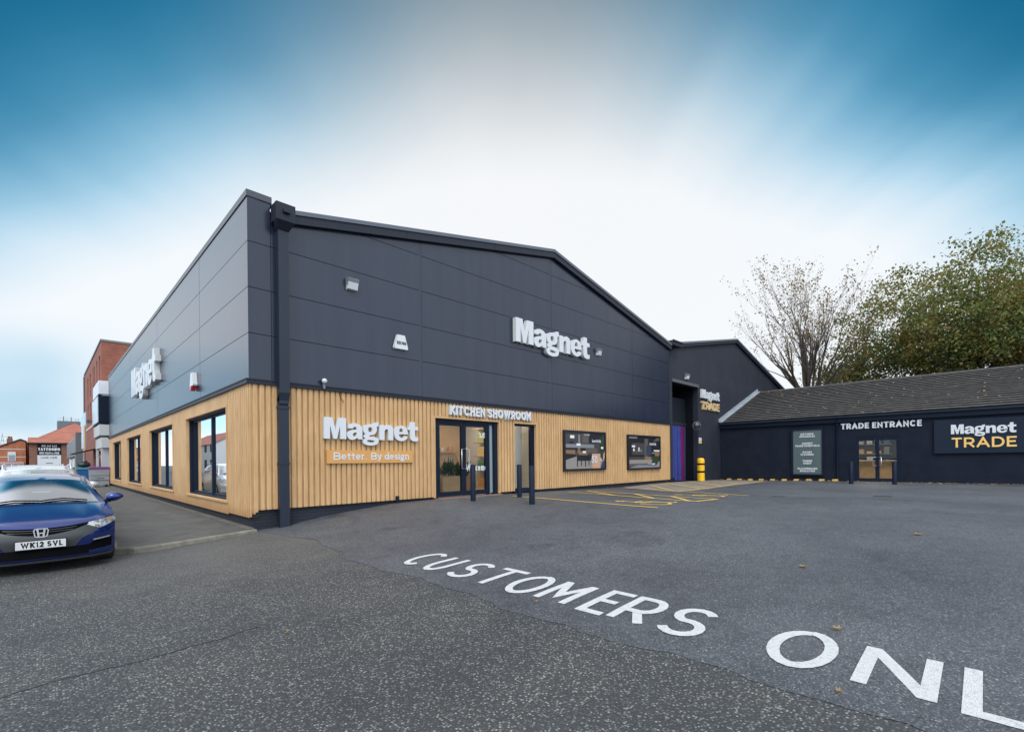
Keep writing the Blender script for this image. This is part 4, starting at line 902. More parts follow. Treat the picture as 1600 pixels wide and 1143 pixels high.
# ================================================================== WAREHOUSE
WH = thing('warehouse_building', (19.5, .25, .3), 'dark painted gabled warehouse with a tall loading opening beside the showroom', 'building')
ex0, ex1, rx, rz = 19.40, 39.4, 29.17, 9.2
WL_ = lambda x: interp(x, [(ex0, 7.30), (rx, rz), (ex1, 7.02)])
ox0, ox1, oz1 = 20.25, 23.42, 5.66
mb = MB()
for poly in ([(ex0, -.2), (ox0, -.2), (ox0, oz1), (ex0, oz1)], [(ox1, -.2), (ex1, -.2), (ex1, oz1), (ox1, oz1)], [(ex0, oz1), (ex1, oz1), (ex1, WL_(ex1)), (rx, rz), (ex0, WL_(ex0))]):
    mb.prism([(x, .25, z) for x, z in poly], (0, .25, 0), (0, .55, 0))
mb.build('wall', M_WARE, WH)
mb = MB()
for a, b in (((ex0, 7.50), (rx, 9.42)), ((rx, 9.42), (ex1 + .3, 7.12))):
    for z0, z1, y0, y1, m in ((-.24, -.07, .10, .4, 0), (-.07, .03, .07, .6, 1)):
        mb.prism([(a[0], y0, a[1] + z0), (b[0], y0, b[1] + z0), (b[0], y0, b[1] + z1), (a[0], y0, a[1] + z1)], (0, y0, 0), (0, y1, 0), m)
mb.build('verge_trim', [M_TRIM, M_FLASH], WH)
mb = MB()
for a, b in (((ex0, 7.45), (rx, 9.38)), ((rx, 9.38), (ex1 + .3, 7.08))): mb.face([(a[0], .4, a[1]), (b[0], .4, b[1]), (b[0], 30, b[1]), (a[0], 30, a[1])])
mb.box(ex1 - .1, ex1, .6, 30, 0, 7.0); mb.box(ex0, ex1, 29.8, 30, 0, 7.0); mb.build('roof', M_DKROOF, WH)
mb = MB(); mb.box(ox0 - .05, ox1 + .02, .2, .27, oz1, oz1 + .16); mb.build('lintel', mat('lintel_paint', (.085, .09, .10), .6), WH)
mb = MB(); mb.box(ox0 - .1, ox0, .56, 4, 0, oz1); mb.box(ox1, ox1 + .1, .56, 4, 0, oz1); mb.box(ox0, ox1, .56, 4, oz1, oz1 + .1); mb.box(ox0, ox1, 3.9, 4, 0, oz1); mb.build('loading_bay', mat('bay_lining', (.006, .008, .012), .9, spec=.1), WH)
mb = MB()
for i in range(14): mb.box(ox0 + .02, ox1 - .01, 1.0, 1.03 - .012 * (i % 2), 3.66 + i * .1, 3.755 + i * .1)
mb.build('roller_shutter', mat('shutter_slat', (.010, .013, .021), .6, spec=.2), WH)
mb = MB(); mb.box(ox0 + .02, 21.55, .95, 1.1, .3, 3.66); mb.box(21.55, ox1 - .002, .95, 1.1, 3.5, 3.66); mb.build('shutter_frame', mat('bay_frame', (.010, .012, .018), .6), WH)
M_STRIPB = mat('blue_strip_curtain', (.035, .05, .22), .28, (.05, .075, .30), 3., spec=.7)
M_STRIPR = mat('crimson_strip_curtain', (.17, .012, .10), .28, spec=.7)
M_STRIPD = mat('smoky_strip_curtain', (.05, .055, .12), .28, spec=.7)
for i in range(9):
    x = 21.56 + i * .205; mb = MB(); yy = 1.0 + .012 * (i % 2); pts = [(x, yy), (x + .06, yy - .018), (x + .15, yy - .018), (x + .212, yy)]
    z = g(x, .3) + .03
    mb.grid([[(a, b + .02 * math.sin(i), z) for a, b in pts], [(a, b, 3.5) for a, b in pts]], 0); mb.build('curtain_strip', M_STRIPR if i in (6, 7) else (M_STRIPD if i in (0, 8) else M_STRIPB), WH)
mb = MB(); mb.box(19.42, 20.5, -.22, .22, 7.40, 7.62); mb.box(19.42, 20.52, -.26, -.22, 7.58, 7.65); gg = mb.build('gutter_outlet', M_TRIM, WH)
mb = MB(); mb.tube([(19.52, .08, 7.4), (19.52, .10, 6.9), (19.52, .1, .3)], .055, 10)
for z in (6.9, 5.2, 3.4, 1.6): mb.tube([(19.52, .1, z), (19.52, .1, z + .05)], .07, 10)
mb.build('downpipe', M_NAVY, WH)
mb = MB(); mb.box(19.36, 19.9, -.02, .22, -.1, .62); mb.build('corner_block', M_NAVY, WH)
floodlight(21.85, 6.1, .24, 'white floodlight on the warehouse wall above the loading opening', .3, .32)
t = thing('letter_sign', (24.9, .15, 5.1), 'raised Magnet TRADE letters in white and gold on the warehouse wall', 'sign')
heavy_word(t, (23.66, .24, 5.10), (1, 0, 0), (0, 0, 1), (0, -1, 0), .50, 2.55, .13, SGN)
for m_ in put_text('TRADE', (23.72, .24, 4.45), (1, 0, 0), (0, 0, 1), (0, -1, 0), .46, 2.5, .10, .12): m_.build('letter', mat('pale_gold', (.62, .46, .25), .4), t)
t = thing('safety_mirror', (23.05, .12, 3.45), 'round convex safety mirror beside the loading opening', 'mirror'); mb = MB(); c = Vector((22.70, -.05, 3.42))
ax = Vector((-.62, -.75, -.12)).normalized(); u = ax.orthogonal().normalized(); v = ax.cross(u)
rows = [[c + (u * math.cos(k * 2 * math.pi / 20) + v * math.sin(k * 2 * math.pi / 20)) * (.215 * math.sin(f)) + ax * (.30 * (math.cos(f) - 1) * .6) for k in range(20)] for f in (0.02, .3, .6, .9, 1.2, 1.45)]
mb.grid(rows, 0, True, True); mb.build('mirror_face', mat('mirror_silver', (.07, .075, .085), .15, metal=.6), t)
mb = MB(); ring = [c + (u * math.cos(k * 2 * math.pi / 20) + v * math.sin(k * 2 * math.pi / 20)) * .22 - ax * .16 for k in range(21)]; mb.tube(ring, .017, 6, cap=False); mb.build('rim', M_MGREY, t)
mb = MB(); mb.tube([c - ax * .2, (23.4, .26, 3.5)], .02, 6); mb.build('bracket', M_BLACK, t)
t = thing('safety_notice', (23.62, .23, 2.6), 'small white and yellow safety notice above the yellow bollard', 'notice'); mb = MB(); mb.box(23.46, 23.80, .225, .249, 2.47, 2.80); mb.build('panel', M_WHITE, t); mb = MB(); mb.box(23.48, 23.78, .221, .225, 2.50, 2.64); mb.build('yellow_band', M_YPLAS, t)
z = g(23.2, .0); t = thing('bollard', (22.78, -.15, z), 'thick yellow bollard with two black bands at the loading opening', 'bollard'); mb = MB()
X_, Y_, r_ = 22.78, -.15, .195
for a, b, m in ((0, .05, 1), (.05, .50, 0), (.50, .61, 1), (.61, .93, 0), (.93, 1.03, 1)): mb.tube([(X_, Y_, z + a), (X_, Y_, z + b)], r_ if m == 0 else r_ - .008, 20, m, cap=False)
mb.tube([(X_, Y_, z + 1.03), (X_, Y_, z + 1.21), (X_, Y_, z + 1.29), (X_, Y_, z + 1.32)], [r_, r_, r_ * .85, r_ * .5], 20, 0); mb.build('sleeve', [M_YPLAS, M_BLACK], t)

# ================================================================== TRADE BUILDING
TB = thing('trade_building', (26.6, -6, .3), 'low dark painted trade counter building with a brown tiled roof', 'building')
TX, TY0, TY1, TE = 26.6, .22, -17.0, 3.72
ty0, ty1, tz0, tz1 = -6.58, -8.42, .34, 2.62
mb = MB()
for a, b, z0, z1 in ((TY0, ty0, -.2, TE), (ty1, TY1, -.2, TE), (ty0, ty1, tz1, TE), (ty0, ty1, -.2, tz0 - .02)): mb.box(TX, TX + .25, min(a, b), max(a, b), z0, z1)
mb.box(TX + .02, 40.2, TY1, TY1 + .2, -.2, TE)
mb.build('wall', M_RENDER, TB)
mb = MB(); mb.box(TX - .05, TX, TY1, ty1 - .15, -.2, .62); mb.build('plinth', M_RENDER, TB)
# pitched roof in tile courses
EV = Vector((TX - .28, 0, 3.74)); RG = Vector((33.41, 0, 6.30)); nC = 19; slope = (RG - EV) / nC; nrm = Vector((-slope.z, 0, slope.x)).normalized()
mb = MB(); r = random.Random(2); ysr = steps(TY1 - .3, .22, .33)
for i in range(nC):
    a, b = EV + slope * i, EV + slope * (i + 1.12)
    row0, row1, row2 = [], [], []
    for k, y in enumerate(ysr):
        j = r.uniform(-.006, .006); lo = a + nrm * (.075 + j); hi = b + nrm * .012
        row0.append((a.x + .07, y, a.z - .0)); row1.append((lo.x, y, lo.z)); row2.append((hi.x, y, hi.z))
    mb.grid([row0, row1, row2], 0, False)
mb.build('roof', M_SLATE, TB)
mb = MB(); mb.face([(33.41, TY1 - .3, 6.28), (33.41, .22, 6.28), (40.4, .22, 3.7), (40.4, TY1 - .3, 3.7)]); mb.face([(TX, TY1, 3.6), (33.41, TY1, 6.2), (40.2, TY1, 3.6)]); mb.build('rear_roof', M_DKROOF, TB)
mb = MB(); mb.tube([(33.41, TY1 - .3, 6.27), (33.41, .2, 6.27)], .12, 10); mb.build('ridge_tile', M_SLATE, TB)
mb = MB(); a, b = EV + nrm * .05, RG + nrm * .05
mb.prism([(a.x, .02, a.z), (b.x, .02, b.z), (b.x, .02, b.z + .05), (a.x, .02, a.z + .05)], (0, .02, 0), (0, .225, 0)); mb.prism([(a.x, .19, a.z), (b.x, .19, b.z), (b.x, .19, b.z + .22), (a.x, .19, a.z + .22)], (0, .19, 0), (0, .24, 0)); mb.build('lead_flashing', M_LEADFL, TB)
mb = MB(); mb.box(TX - .14, TX, TY1 - .2, .2, 3.42, 3.70); mb.build('fascia_board', M_NAVY, TB)
mb = MB(); prof = [(TX - .16 - .13 * math.sin(q) - .0, 3.70 - .11 * math.cos(q) + .0) for q in [math.pi * k / 8 - math.pi / 2 for k in range(9)]]
prof = [(TX - .215 + .075 * math.cos(math.pi + math.pi * k / 8), 3.72 + .085 * math.sin(math.pi + math.pi * k / 8)) for k in range(9)]
mb.grid([[(x, y, z) for x, z in prof] for y in steps(TY1 - .2, .2, 4)], 0); mb.build('gutter', mat('gutter_plastic', (.035, .05, .08), .3), TB)
mb = MB(); mb.tube([(TX - .2, -5.82, 3.64), (TX - .07, -5.82, 3.40), (TX - .07, -5.82, .3)], .045, 10); mb.tube([(TX - .07, -5.82, 3.3), (TX - .07, -5.82, 3.36)], .06, 10); mb.build('downpipe', M_NAVY, TB)
# entrance
mb = MB(); mb.box(TX + .02, TX + .16, ty0 - .08, ty0, tz0, tz1); mb.box(TX + .02, TX + .16, ty1, ty1 + .08, tz0, tz1); mb.box(TX + .02, TX + .16, ty1 + .08, ty0 - .08, tz1 - .08, tz1)
te = mb.build('entrance', M_NAVY, TB); ym = (ty0 + ty1) / 2
for i, (p, q) in enumerate(((ym + .003, ty0 - .085), (ty1 + .085, ym - .003))):
    mb = MB(); x0, x1 = TX + .04, TX + .10
    mb.box(x0, x1, p, p + .08, tz0, tz1 - .09); mb.box(x0, x1, q - .08, q, tz0, tz1 - .09); mb.box(x0, x1, p + .08, q - .08, tz0, tz0 + .17); mb.box(x0, x1, p + .08, q - .08, tz1 - .19, tz1 - .09); mb.build('door_leaf', M_NAVY, te)
    mb = MB(); mb.face([(TX + .07, p + .08, tz0 + .17), (TX + .07, q - .08, tz0 + .17), (TX + .07, q - .08, tz1 - .19), (TX + .07, p + .08, tz1 - .19)]); mb.build('pane', M_GLASS, te)
    s = 1 if i == 0 else -1; hy = ym + s * .05; mb = MB(); mb.tube([(TX + .04, hy, 1.15), (TX - .04, hy, 1.15), (TX - .05, hy + s * .12, 1.16), (TX - .05, hy + s * .12, 1.56), (TX - .04, hy, 1.57), (TX + .04, hy, 1.57)], .016, 8); mb.build('handle', M_STEEL, te)
mb = MB(); mb.box(TX - .55, TX + .2, ty1 - .1, ty0 + .1, .2, .335); mb.build('doorstep', M_CONC, te)
# inside the trade counter
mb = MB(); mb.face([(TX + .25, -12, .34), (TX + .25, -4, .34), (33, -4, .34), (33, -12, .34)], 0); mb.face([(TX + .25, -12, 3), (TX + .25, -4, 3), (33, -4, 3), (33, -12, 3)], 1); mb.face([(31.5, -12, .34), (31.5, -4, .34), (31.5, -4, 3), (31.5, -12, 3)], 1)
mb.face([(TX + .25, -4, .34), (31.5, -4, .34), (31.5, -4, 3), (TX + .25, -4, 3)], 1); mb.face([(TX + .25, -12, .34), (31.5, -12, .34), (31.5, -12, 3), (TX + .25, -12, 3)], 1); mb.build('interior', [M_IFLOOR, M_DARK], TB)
for y in (-6.4, -8.4):
    mb = MB(); mb.box(28.6, 28.9, y - .5, y + .5, 2.93, 2.96, 1); mb.box(28.55, 28.95, y - .55, y + .55, 2.961, 2.995, 0); mb.build('ceiling_lamp', [M_BLACK, M_LAMP], TB)
t = thing('trade_counter', (29.4, -7.4, .34), 'pale wooden counter just inside the trade entrance doors', 'counter'); mb = MB(); mb.box(29.2, 29.7, -9.6, -5.2, .34, 1.36); mb.build('front', M_CRATE, t); mb = MB(); mb.box(29.1, 29.8, -9.7, -5.1, 1.365, 1.41); mb.build('worktop', M_IWALL, t)
t = thing('display_door', (30.2, -9.1, .34), 'sample wooden door on show inside the right trade door', 'door'); mb = MB(); mb.box(30.6, 30.66, -10.0, -8.5, .34, 2.75); mb.build('frame', M_CRATE, t); mb = MB(); mb.box(30.57, 30.6, -9.75, -8.75, .5, 2.5); mb.build('panel', mat('brown_door', (.15, .075, .035), .5), t)
t = thing('stock_shelves', (31, -6, .34), 'dark stock shelving with small packs inside the trade shop', 'shelves'); mb = MB()
for z in (1.2, 1.75, 2.3): mb.box(31.0, 31.45, -7.6, -4.2, z, z + .04)
mb.build('frame', M_MGREY, t); r = random.Random(9)
for z in (1.24, 1.79, 2.34):
    for k in range(8): mb = MB(); mb.box(31.02, 31.3, -7.5 + k * .4, -7.25 + k * .4, z, z + r.uniform(.12, .4)); mb.build('pack', [M_WHITE, M_YPLAS, M_BINBLUE, M_MGREY, M_WARM][r.randrange(5)], t)
# signs
t = thing('service_board', (TX - .05, -4.45, .62), 'tall grey green board listing kitchens, joinery, doors and timber', 'sign'); mb = MB(); a, b = -5.22, -3.68
mb.box(TX - .11, TX, a, a + .09, .60, 3.18); mb.box(TX - .11, TX, b - .09, b, .60, 3.18); mb.box(TX - .11, TX, a + .09, b - .09, .60, .69); mb.box(TX - .11, TX, a + .09, b - .09, 3.09, 3.18); mb.build('frame', M_NAVY, t)
mb = MB(); mb.box(TX - .07, TX - .005, a + .09, b - .09, .69, 3.09); mb.build('panel', mat('sage_panel', (.075, .115, .12), .18, coat=.4), t)
for txt, z, wd in (('KITCHENS', 2.83, .62), ('APPLIANCES', 2.70, .74), ('JOINERY', 2.32, .52), ('TRADE ESSENTIALS', 2.19, 1.16), ('DOORS', 1.84, .44), ('FLOORING', 1.71, .62), ('TIMBER', 1.36, .46), ('SHEET', 1.23, .40), ('PLASTERBOARD', .94, .94), ('INSULATION', .81, .72)):
    for m_ in put_text(txt, (TX - .072, -4.45 + wd / 2, z), (0, -1, 0), (0, 0, 1), (-1, 0, 0), .10, wd, .026, .002): m_.build('letter', M_WHITE, t)
t = thing('letter_sign', (TX - .05, -7.6, 3.15), 'white raised TRADE ENTRANCE letters above the glazed trade doors', 'sign')
for m_ in put_text('TRADE ENTRANCE', (TX - .005, -6.0, 3.05), (0, -1, 0), (0, 0, 1), (-1, 0, 0), .30, 3.22, .068, .05, gap=.15): m_.build('letter', M_WHITE, t)
t = thing('sign_board', (TX - .05, -11.2, 1.72), 'wide navy board with white Magnet and gold TRADE lettering', 'sign'); mb = MB(); mb.box(TX - .12, TX, -13.0, -9.66, 1.72, 3.27); mb.build('board', mat('navy_board', (.007, .014, .030), .45, spec=.2), t)
heavy_word(t, (TX - .115, -10.24, 2.60), (0, -1, 0), (0, 0, 1), (-1, 0, 0), .43, 2.06, .03, SGN)
for m_ in put_text('TRADE', (TX - .118, -10.26, 1.98), (0, -1, 0), (0, 0, 1), (-1, 0, 0), .45, 2.05, .075, .02): m_.build('letter', M_GOLD, t)
bollard(23.57, -6.91, 1.02, 'dark bollard left of the trade entrance doors', 'bollards by the trade entrance', .09)
bollard(23.93, -8.46, 1.02, 'dark bollard right of the trade entrance doors', 'bollards by the trade entrance', .09)
y = .1
t = thing('striped_kerb', (26.4, -3, .28), 'low black kerb with yellow stripes along the trade building wall', 'kerb'); mb = MB(); k = 0
while y > -5.9:
    z0 = g(26.4, y) - .05; m = k % 2; L_ = .26 if m else .34
    mb.box(26.28 + (.004 if m else 0), 26.55, y - L_, y, z0, z0 + .16 + (.0 if m else .0), m); y -= L_; k += 1
mb.build('blocks', [M_BLACK, mat('kerb_yellow', (.78, .50, .08), .6, (.6, .4, .12), 8.)], t)

# ================================================================== TREES
def branch(mb, twigs, p, d, L_, r_, depth, rg, spread=.5, up=.25, n=5, gnarl=.12):
    pts = [p]; rr = [r_]; q = p.copy(); dd = d.copy()
    for i in range(n):
        dd = (dd + Vector((rg.gauss(0, gnarl), rg.gauss(0, gnarl), rg.gauss(0, gnarl) + up * .12))).normalized(); q = q + dd * (L_ / n); pts.append(q.copy()); rr.append(r_ * (1 - .62 * (i + 1) / n))
    mb.tube(pts, rr, 8 if r_ > .08 else (6 if r_ > .03 else 4), cap=False)
    if depth == 0: twigs.append((pts[n // 2], pts[-1])); return
    for k in range(rg.choice((3, 4)) if depth > 1 else rg.choice((3, 4, 4))):
        i = rg.randint(max(1, n // 2 - 1), n); a = rg.uniform(0, 2 * math.pi)
        o = dd.orthogonal().normalized(); v = (o * math.cos(a) + dd.cross(o) * math.sin(a))
        nd = (dd + v * rg.uniform(.35, 1.) * spread * 1.6 + Vector((0, 0, up * .5))).normalized()
        branch(mb, twigs, pts[i], nd, L_ * rg.uniform(.55, .8), rr[i] * .68, depth - 1, rg, spread, up, n, gnarl)
def leaf(mb, p, s, rg, droop=.3):
    n = Vector((rg.gauss(0, 1), rg.gauss(0, 1), rg.gauss(0, 1) + .6)).normalized(); u = n.orthogonal().normalized(); a = rg.uniform(0, 6.28); v = n.cross(u); u, v = u * math.cos(a) + v * math.sin(a), v * math.cos(a) - u * math.sin(a)
    fold = n * s * .18
    mb.face([p, p + u * s * .45 + v * s * .42 + fold, p + u * s * 1.0, p + u * s * .45 - v * s * .42 + fold])
def tree_sparse(base, label, H, spreadr, seed):
    rg = random.Random(seed); t = thing('bare_tree', base, label, 'tree', None); mb = MB(); tw = []; b = Vector(base)
    mb.tube([b, b + Vector((0, 0, 2)), b + Vector((.05, 0, 6.2))], [.5, .4, .36], 10)
    for k in range(16):
        a = k * 2.4 + rg.uniform(-.3, .3); tilt = (.10 + .70 * ((k * 7 % 16) / 15)) * spreadr
        d = Vector((math.cos(a) * math.sin(tilt), math.sin(a) * math.sin(tilt), math.cos(tilt)))
        branch(mb, tw, b + Vector((0, 0, rg.uniform(5.0, 6.5))) + d * .1, d, H * rg.uniform(.30, .37) * (1.12 - .42 * math.sin(tilt)), .115, 3, rg, .36, .22, 6, .075)
    mb.build('trunk', M_BARK, t); ml = MB()
    for p, q in tw:
        for _ in range(rg.choice((1, 3, 6, 9, 12))): c = p.lerp(q, rg.uniform(.3, 1.1)) + Vector((rg.gauss(0, .14), rg.gauss(0, .14), rg.gauss(0, .14))); leaf(ml, c, rg.uniform(.09, .17), rg)
    ml.build('crown', M_SPARSE, t)
def tree_dense(base, label, H, R_, seed, lean=0., nc=560, z0=4.2):
    rg = random.Random(seed); t = thing('leafy_tree', base, label, 'tree', None); mb = MB(); tw = []; b = Vector(base)
    mb.tube([b, b + Vector((0, 0, 2.5)), b + Vector((.1, .1, 5))], [.6, .5, .42], 10)
    for k in range(9):
        a = k * 2.4; tilt = .15 + .95 * ((k * 5 % 9) / 9); d = Vector((math.cos(a) * math.sin(tilt), math.sin(a) * math.sin(tilt), math.cos(tilt)))
        branch(mb, tw, b + Vector((0, 0, rg.uniform(3.8, 5.2))), d, H * .27, .2, 2, rg, .5, .1, 5, .1)
    mb.build('trunk', M_BARK, t); ml = MB(); cz = (H + z0) / 2; hz = (H - z0) / 2
    lob = [(rg.uniform(0, 6.28), rg.uniform(-.8, 1.2), rg.uniform(.12, .3), rg.uniform(.25, .5)) for _ in range(16)]
    for i in range(nc):
        a = rg.uniform(0, 6.28); e = math.asin(rg.uniform(-.95, 1)); rr = rg.random() ** .42
        f = 1 + rg.gauss(0, .05)
        for la, le, amp, wd in lob:
            dd = math.sqrt((min(abs(a - la), 6.28 - abs(a - la)) * math.cos(e)) ** 2 + (e - le) ** 2); f += amp * math.exp(-(dd / wd) ** 2) - .02
        rad_ = R_ * rr * f; c = b + Vector((math.cos(a) * math.cos(e) * rad_, math.sin(a) * math.cos(e) * rad_, cz + math.sin(e) * hz * rr * f * (1. if e > 0 else .8)))
        sr = rg.uniform(.28, .62)
        for _ in range(rg.randint(34, 60)):
            p = c + Vector((rg.gauss(0, sr), rg.gauss(0, sr), rg.gauss(0, sr * .7))); leaf(ml, p, rg.uniform(.12, .25), rg)
    for p, q in tw:
        for _ in range(10): leaf(ml, q + Vector((rg.gauss(0, .3), rg.gauss(0, .3), rg.gauss(0, .3))), rg.uniform(.15, .28), rg)
    ml.build('crown', M_LEAF, t)
tree_sparse((40.4, -1.35, .0), 'nearly bare autumn tree with thin fanning stems behind the trade roof', 15.6, 1.0, 8)
tree_dense((45.8, -11.3, .0), 'big leafy green and brown tree behind the trade roof at the right', 16.9, 8.6, 11, nc=1250)
tree_dense((47.5, -3.6, .0), 'smaller leafy tree between the bare tree and the big one', 12.4, 5.0, 21, nc=270, z0=3.)
def shrub(base, label, H, R_, seed, n=900):
    rg = random.Random(seed); t = thing('shrub', base, label, 'shrub'); mb = MB(); b = Vector(base)
    for k in range(9): a = k * .7; mb.tube([b, b + Vector((math.cos(a) * R_ * .5, math.sin(a) * R_ * .5, H * .8))], [.04, .01], 5)
    mb.build('stem', M_BARK, t); ml = MB()
    for _ in range(n): a = rg.uniform(0, 6.28); q = rg.random() ** .5; leaf(ml, b + Vector((math.cos(a) * q * R_, math.sin(a) * q * R_, H * (.55 + .45 * rg.random() ** .7 * (1 - .4 * q)))), rg.uniform(.12, .24), rg)
    ml.build('foliage', M_SHRUB, t)
shrub((37.0, .9, .0), 'yellow green shrub showing over the roof beside the warehouse gable', 7.3, 1.3, 5)
shrub((39.4, -1.3, .0), 'brown green shrub at the foot of the bare tree', 7.0, 1.2, 6, 700)

# ================================================================== CARS
def ss01(t): t = min(1, max(0, t)); return t * t * (3 - 2 * t)
def make_car(label, paint, H=1.46, L=4.3, W=1.77, estate=False, plate=None, group=None, cat='car'):
    """front faces -y; origin on the ground under the middle of the front bumper"""
    car = thing('parked_car', (0, 0, 0), label, cat, group)
    hw = W / 2; zl0 = .67 if not estate else .78; zle = zl0 + .11; zb = .975 if not estate else 1.06       # bonnet edge, corner, cowl
    belt = lambda y: interp(y, [(.45, zle), (1.0, zb - .03), (2.4, zb + .0), (3.9, zb + .06)])
    prof = lambda z: interp(z, [(.18, .05), (.24, .0), (.36, .03), (.42, .01), (.52, .0), (.62, .03), (zl0, .06), (.85, .13)])
    nose = lambda x, z: .02 + .40 * (abs(x) / hw) ** 2.9 + prof(z) * (1 - .5 * (abs(x) / hw) ** 2)
    sw = lambda z, y: (hw * interp(z, [(.18, .955), (.32, .985), (.62, 1.0), (.78, .985), (.9, .935), (1.0, .885), (1.1, .865)])) * interp(y, [(.42, .965), (.75, 1.0), (3.4, 1.0), (L - .3, .95)])
    zlead = lambda x: zl0 + .115 * (abs(x) / hw) ** 2
    xe0 = sw(zle, .42)
    # bonnet
    b = MB(); ns, nt_ = 10, 24
    rows = []
    for i in range(ns + 1):
        s = i / ns; ye = .43 + s * .60; row = []
        xe = sw(belt(ye), ye)
        for k in range(nt_ + 1):
            x_ = (k / nt_ * 2 - 1); t = abs(x_); yc = .085 + s * (.84 if not estate else .9)
            y0_ = nose(x_ * xe0, zlead(x_ * xe0)); y = (y0_ * (1 - s) + s * ((1.0 if not estate else 1.05) + .08 * t ** 2.2))
            zc = zl0 + (zb - zl0) * (s ** .72); z = zlead(x_ * xe0) * (1 - s) + s * (zb - .035 * t ** 2) + (zc - (zl0 * (1 - s) + zb * s)) * (1 - t ** 3)
            z += .022 * math.exp(-((t - .80) / .11) ** 2) * math.sin(math.pi * min(1, s * 1.02)) - .012 * math.exp(-((t - .62) / .08) ** 2) * math.sin(math.pi * s)
            row.append((x_ * (xe0 * (1 - s) + xe * s), y, z))
        rows.append(row)
    cowl = rows[-1]
    b.grid(rows, 0)
    # nose panel
    rows = []
    for j in range(13):
        row = []
        for k in range(nt_ + 1):
            x = (k / nt_ * 2 - 1) * xe0; zt = zlead(x); z = zt + (.19 - zt) * j / 12
            xx = x * (1 + (sw(z, .43) / xe0 - 1) * (abs(x) / xe0) ** 4); row.append((xx, nose(x, z), z))
        rows.append(row)
    b.grid(rows, 0)
    # sides with arched openings
    wy = (.92, L - .78) if not estate else (.95, L - .95); wr = .345
    def zlow(y):
        for c in wy:
            if abs(y - c) < wr: return .30 + math.sqrt(max(0, wr * wr - (y - c) ** 2)) * .98
        return .20
    yl = sorted(set([round(v, 4) for v in steps(.43, L - .12, .11)] + [round(c + wr * math.cos(math.pi * k / 14), 4) for c in wy for k in range(15)] + [round(c + q, 4) for c in wy for q in (-wr - .001, wr + .001)]))
    for sgn in (-1, 1):
        rows = []
        for y in yl:
            zt, zo = belt(y), zlow(y); row = []
            for j in range(9):
                z = zt + (zo - zt) * (j / 8) ** .9
                x = sw(z, y) - .012 * math.exp(-((z - .74) / .03) ** 2) - .3 * max(0, (y - (L - .35)) / .35) ** 2 * .5
                row.append((sgn * x, y, z))
            rows.append(row)
        rows[0] = [(sgn * sw(z, .43), nose(xe0, z), z) for z in [belt(.43) + (.19 - belt(.43)) * (j / 8) ** .9 for j in range(9)]]
        b.grid(rows, 0)
        for c in wy:   # dark wheel wells
            b.grid([[(sgn * (hw - .02), c + wr * math.cos(q), .30 + wr * .98 * math.sin(q)), (sgn * (hw - .30), c + wr * math.cos(q), .30 + wr * .98 * math.sin(q))] for q in [math.pi * k / 12 for k in range(13)]], 1)
            b.face([(sgn * (hw - .30), c + wr * math.cos(q), .30 + wr * .98 * math.sin(q)) for q in [math.pi * k / 12 for k in range(13)]], 1)
    # roof, pillars, tail
    yr0, yr1 = (1.78, 3.55) if not estate else (1.75, 4.15); xr = .565 if not estate else .60; zr0 = H - .09
    rtop = lambda t: (yr0 + .10 * t * t, zr0 - .035 * t * t)
    tk = [k / 16 * 2 - 1 for k in range(17)]
    rows = []
    for i in range(9):
        s = i / 8; y = yr0 + s * (yr1 - yr0); xx = interp(s, [(0, xr), (.4, xr + .03), (1, xr - .03)])
        zc = interp(s, [(0, zr0), (.25, H - .02), (.5, H), (.8, H - .03), (1, H - .09)])
        rows.append([(t * xx, y + .06 * t * t * (1 - 2 * s), zc - .055 * abs(t) ** 3) for t in tk])
    b.grid(rows, 0); roofrow0, roofrow1 = rows[0], rows[-1]; redge = [(r_[-1]) for r_ in rows]
    cow = lambda t: (t * sw(zb, 1.03) * .985, (1.0 if not estate else 1.05) + .08 * abs(t) ** 2.2 + .01, zb + .004 - .035 * t * t)
    def wsp(t, s):   # windscreen surface
        c = cow(t); k = (t + 1) * 8; i0 = min(15, int(k)); f = k - i0; a = Vector(roofrow0[i0]).lerp(Vector(roofrow0[i0 + 1]), f)
        p = Vector(c).lerp(a, s); p.y -= .03 * math.sin(math.pi * s); p.z += .006 * math.sin(math.pi * s); return p
    for t0, t1 in ((-1, -.9), (.9, 1)): b.grid([[wsp(t0 + (t1 - t0) * i / 2, s / 8) for i in range(3)] for s in range(9)], 0)
    b.grid([[wsp(-.9 + 1.8 * i / 16, .955 + .045 * s) for i in range(17)] for s in (0, 1)], 0)
    tail = lambda t: (t * .74, L - .28 - .16 * t * t - (.06 if estate else 0), belt(3.9) - .04 * t * t)
    def rsp(t, s):
        k = (t + 1) * 8; i0 = min(15, int(k)); a = Vector(roofrow1[i0]).lerp(Vector(roofrow1[i0 + 1]), k - i0); return a.lerp(Vector(tail(t)), s)
    for t0, t1 in ((-1, -.84), (.84, 1)): b.grid([[rsp(t0 + (t1 - t0) * i / 2, s / 5) for i in range(3)] for s in range(6)], 0)
    b.grid([[rsp(-.84 + 1.68 * i / 12, s * .1) for i in range(13)] for s in (0, 1)], 0)
    b.grid([[(lambda p, q: (p[0] * (1 - q) + q * t * sw(.6, L - .3) * .97, p[1] + (L - .06 - .2 * t * t - p[1]) * math.sin(q * math.pi / 2) if q < .6 else p[1] + (L - .02 - .2 * t * t - p[1]) * math.sin(q * math.pi / 2), p[2] + (.24 - p[2]) * q))(tail(t), j / 6) for t in tk] for j in range(7)], 0)
    sidew = []
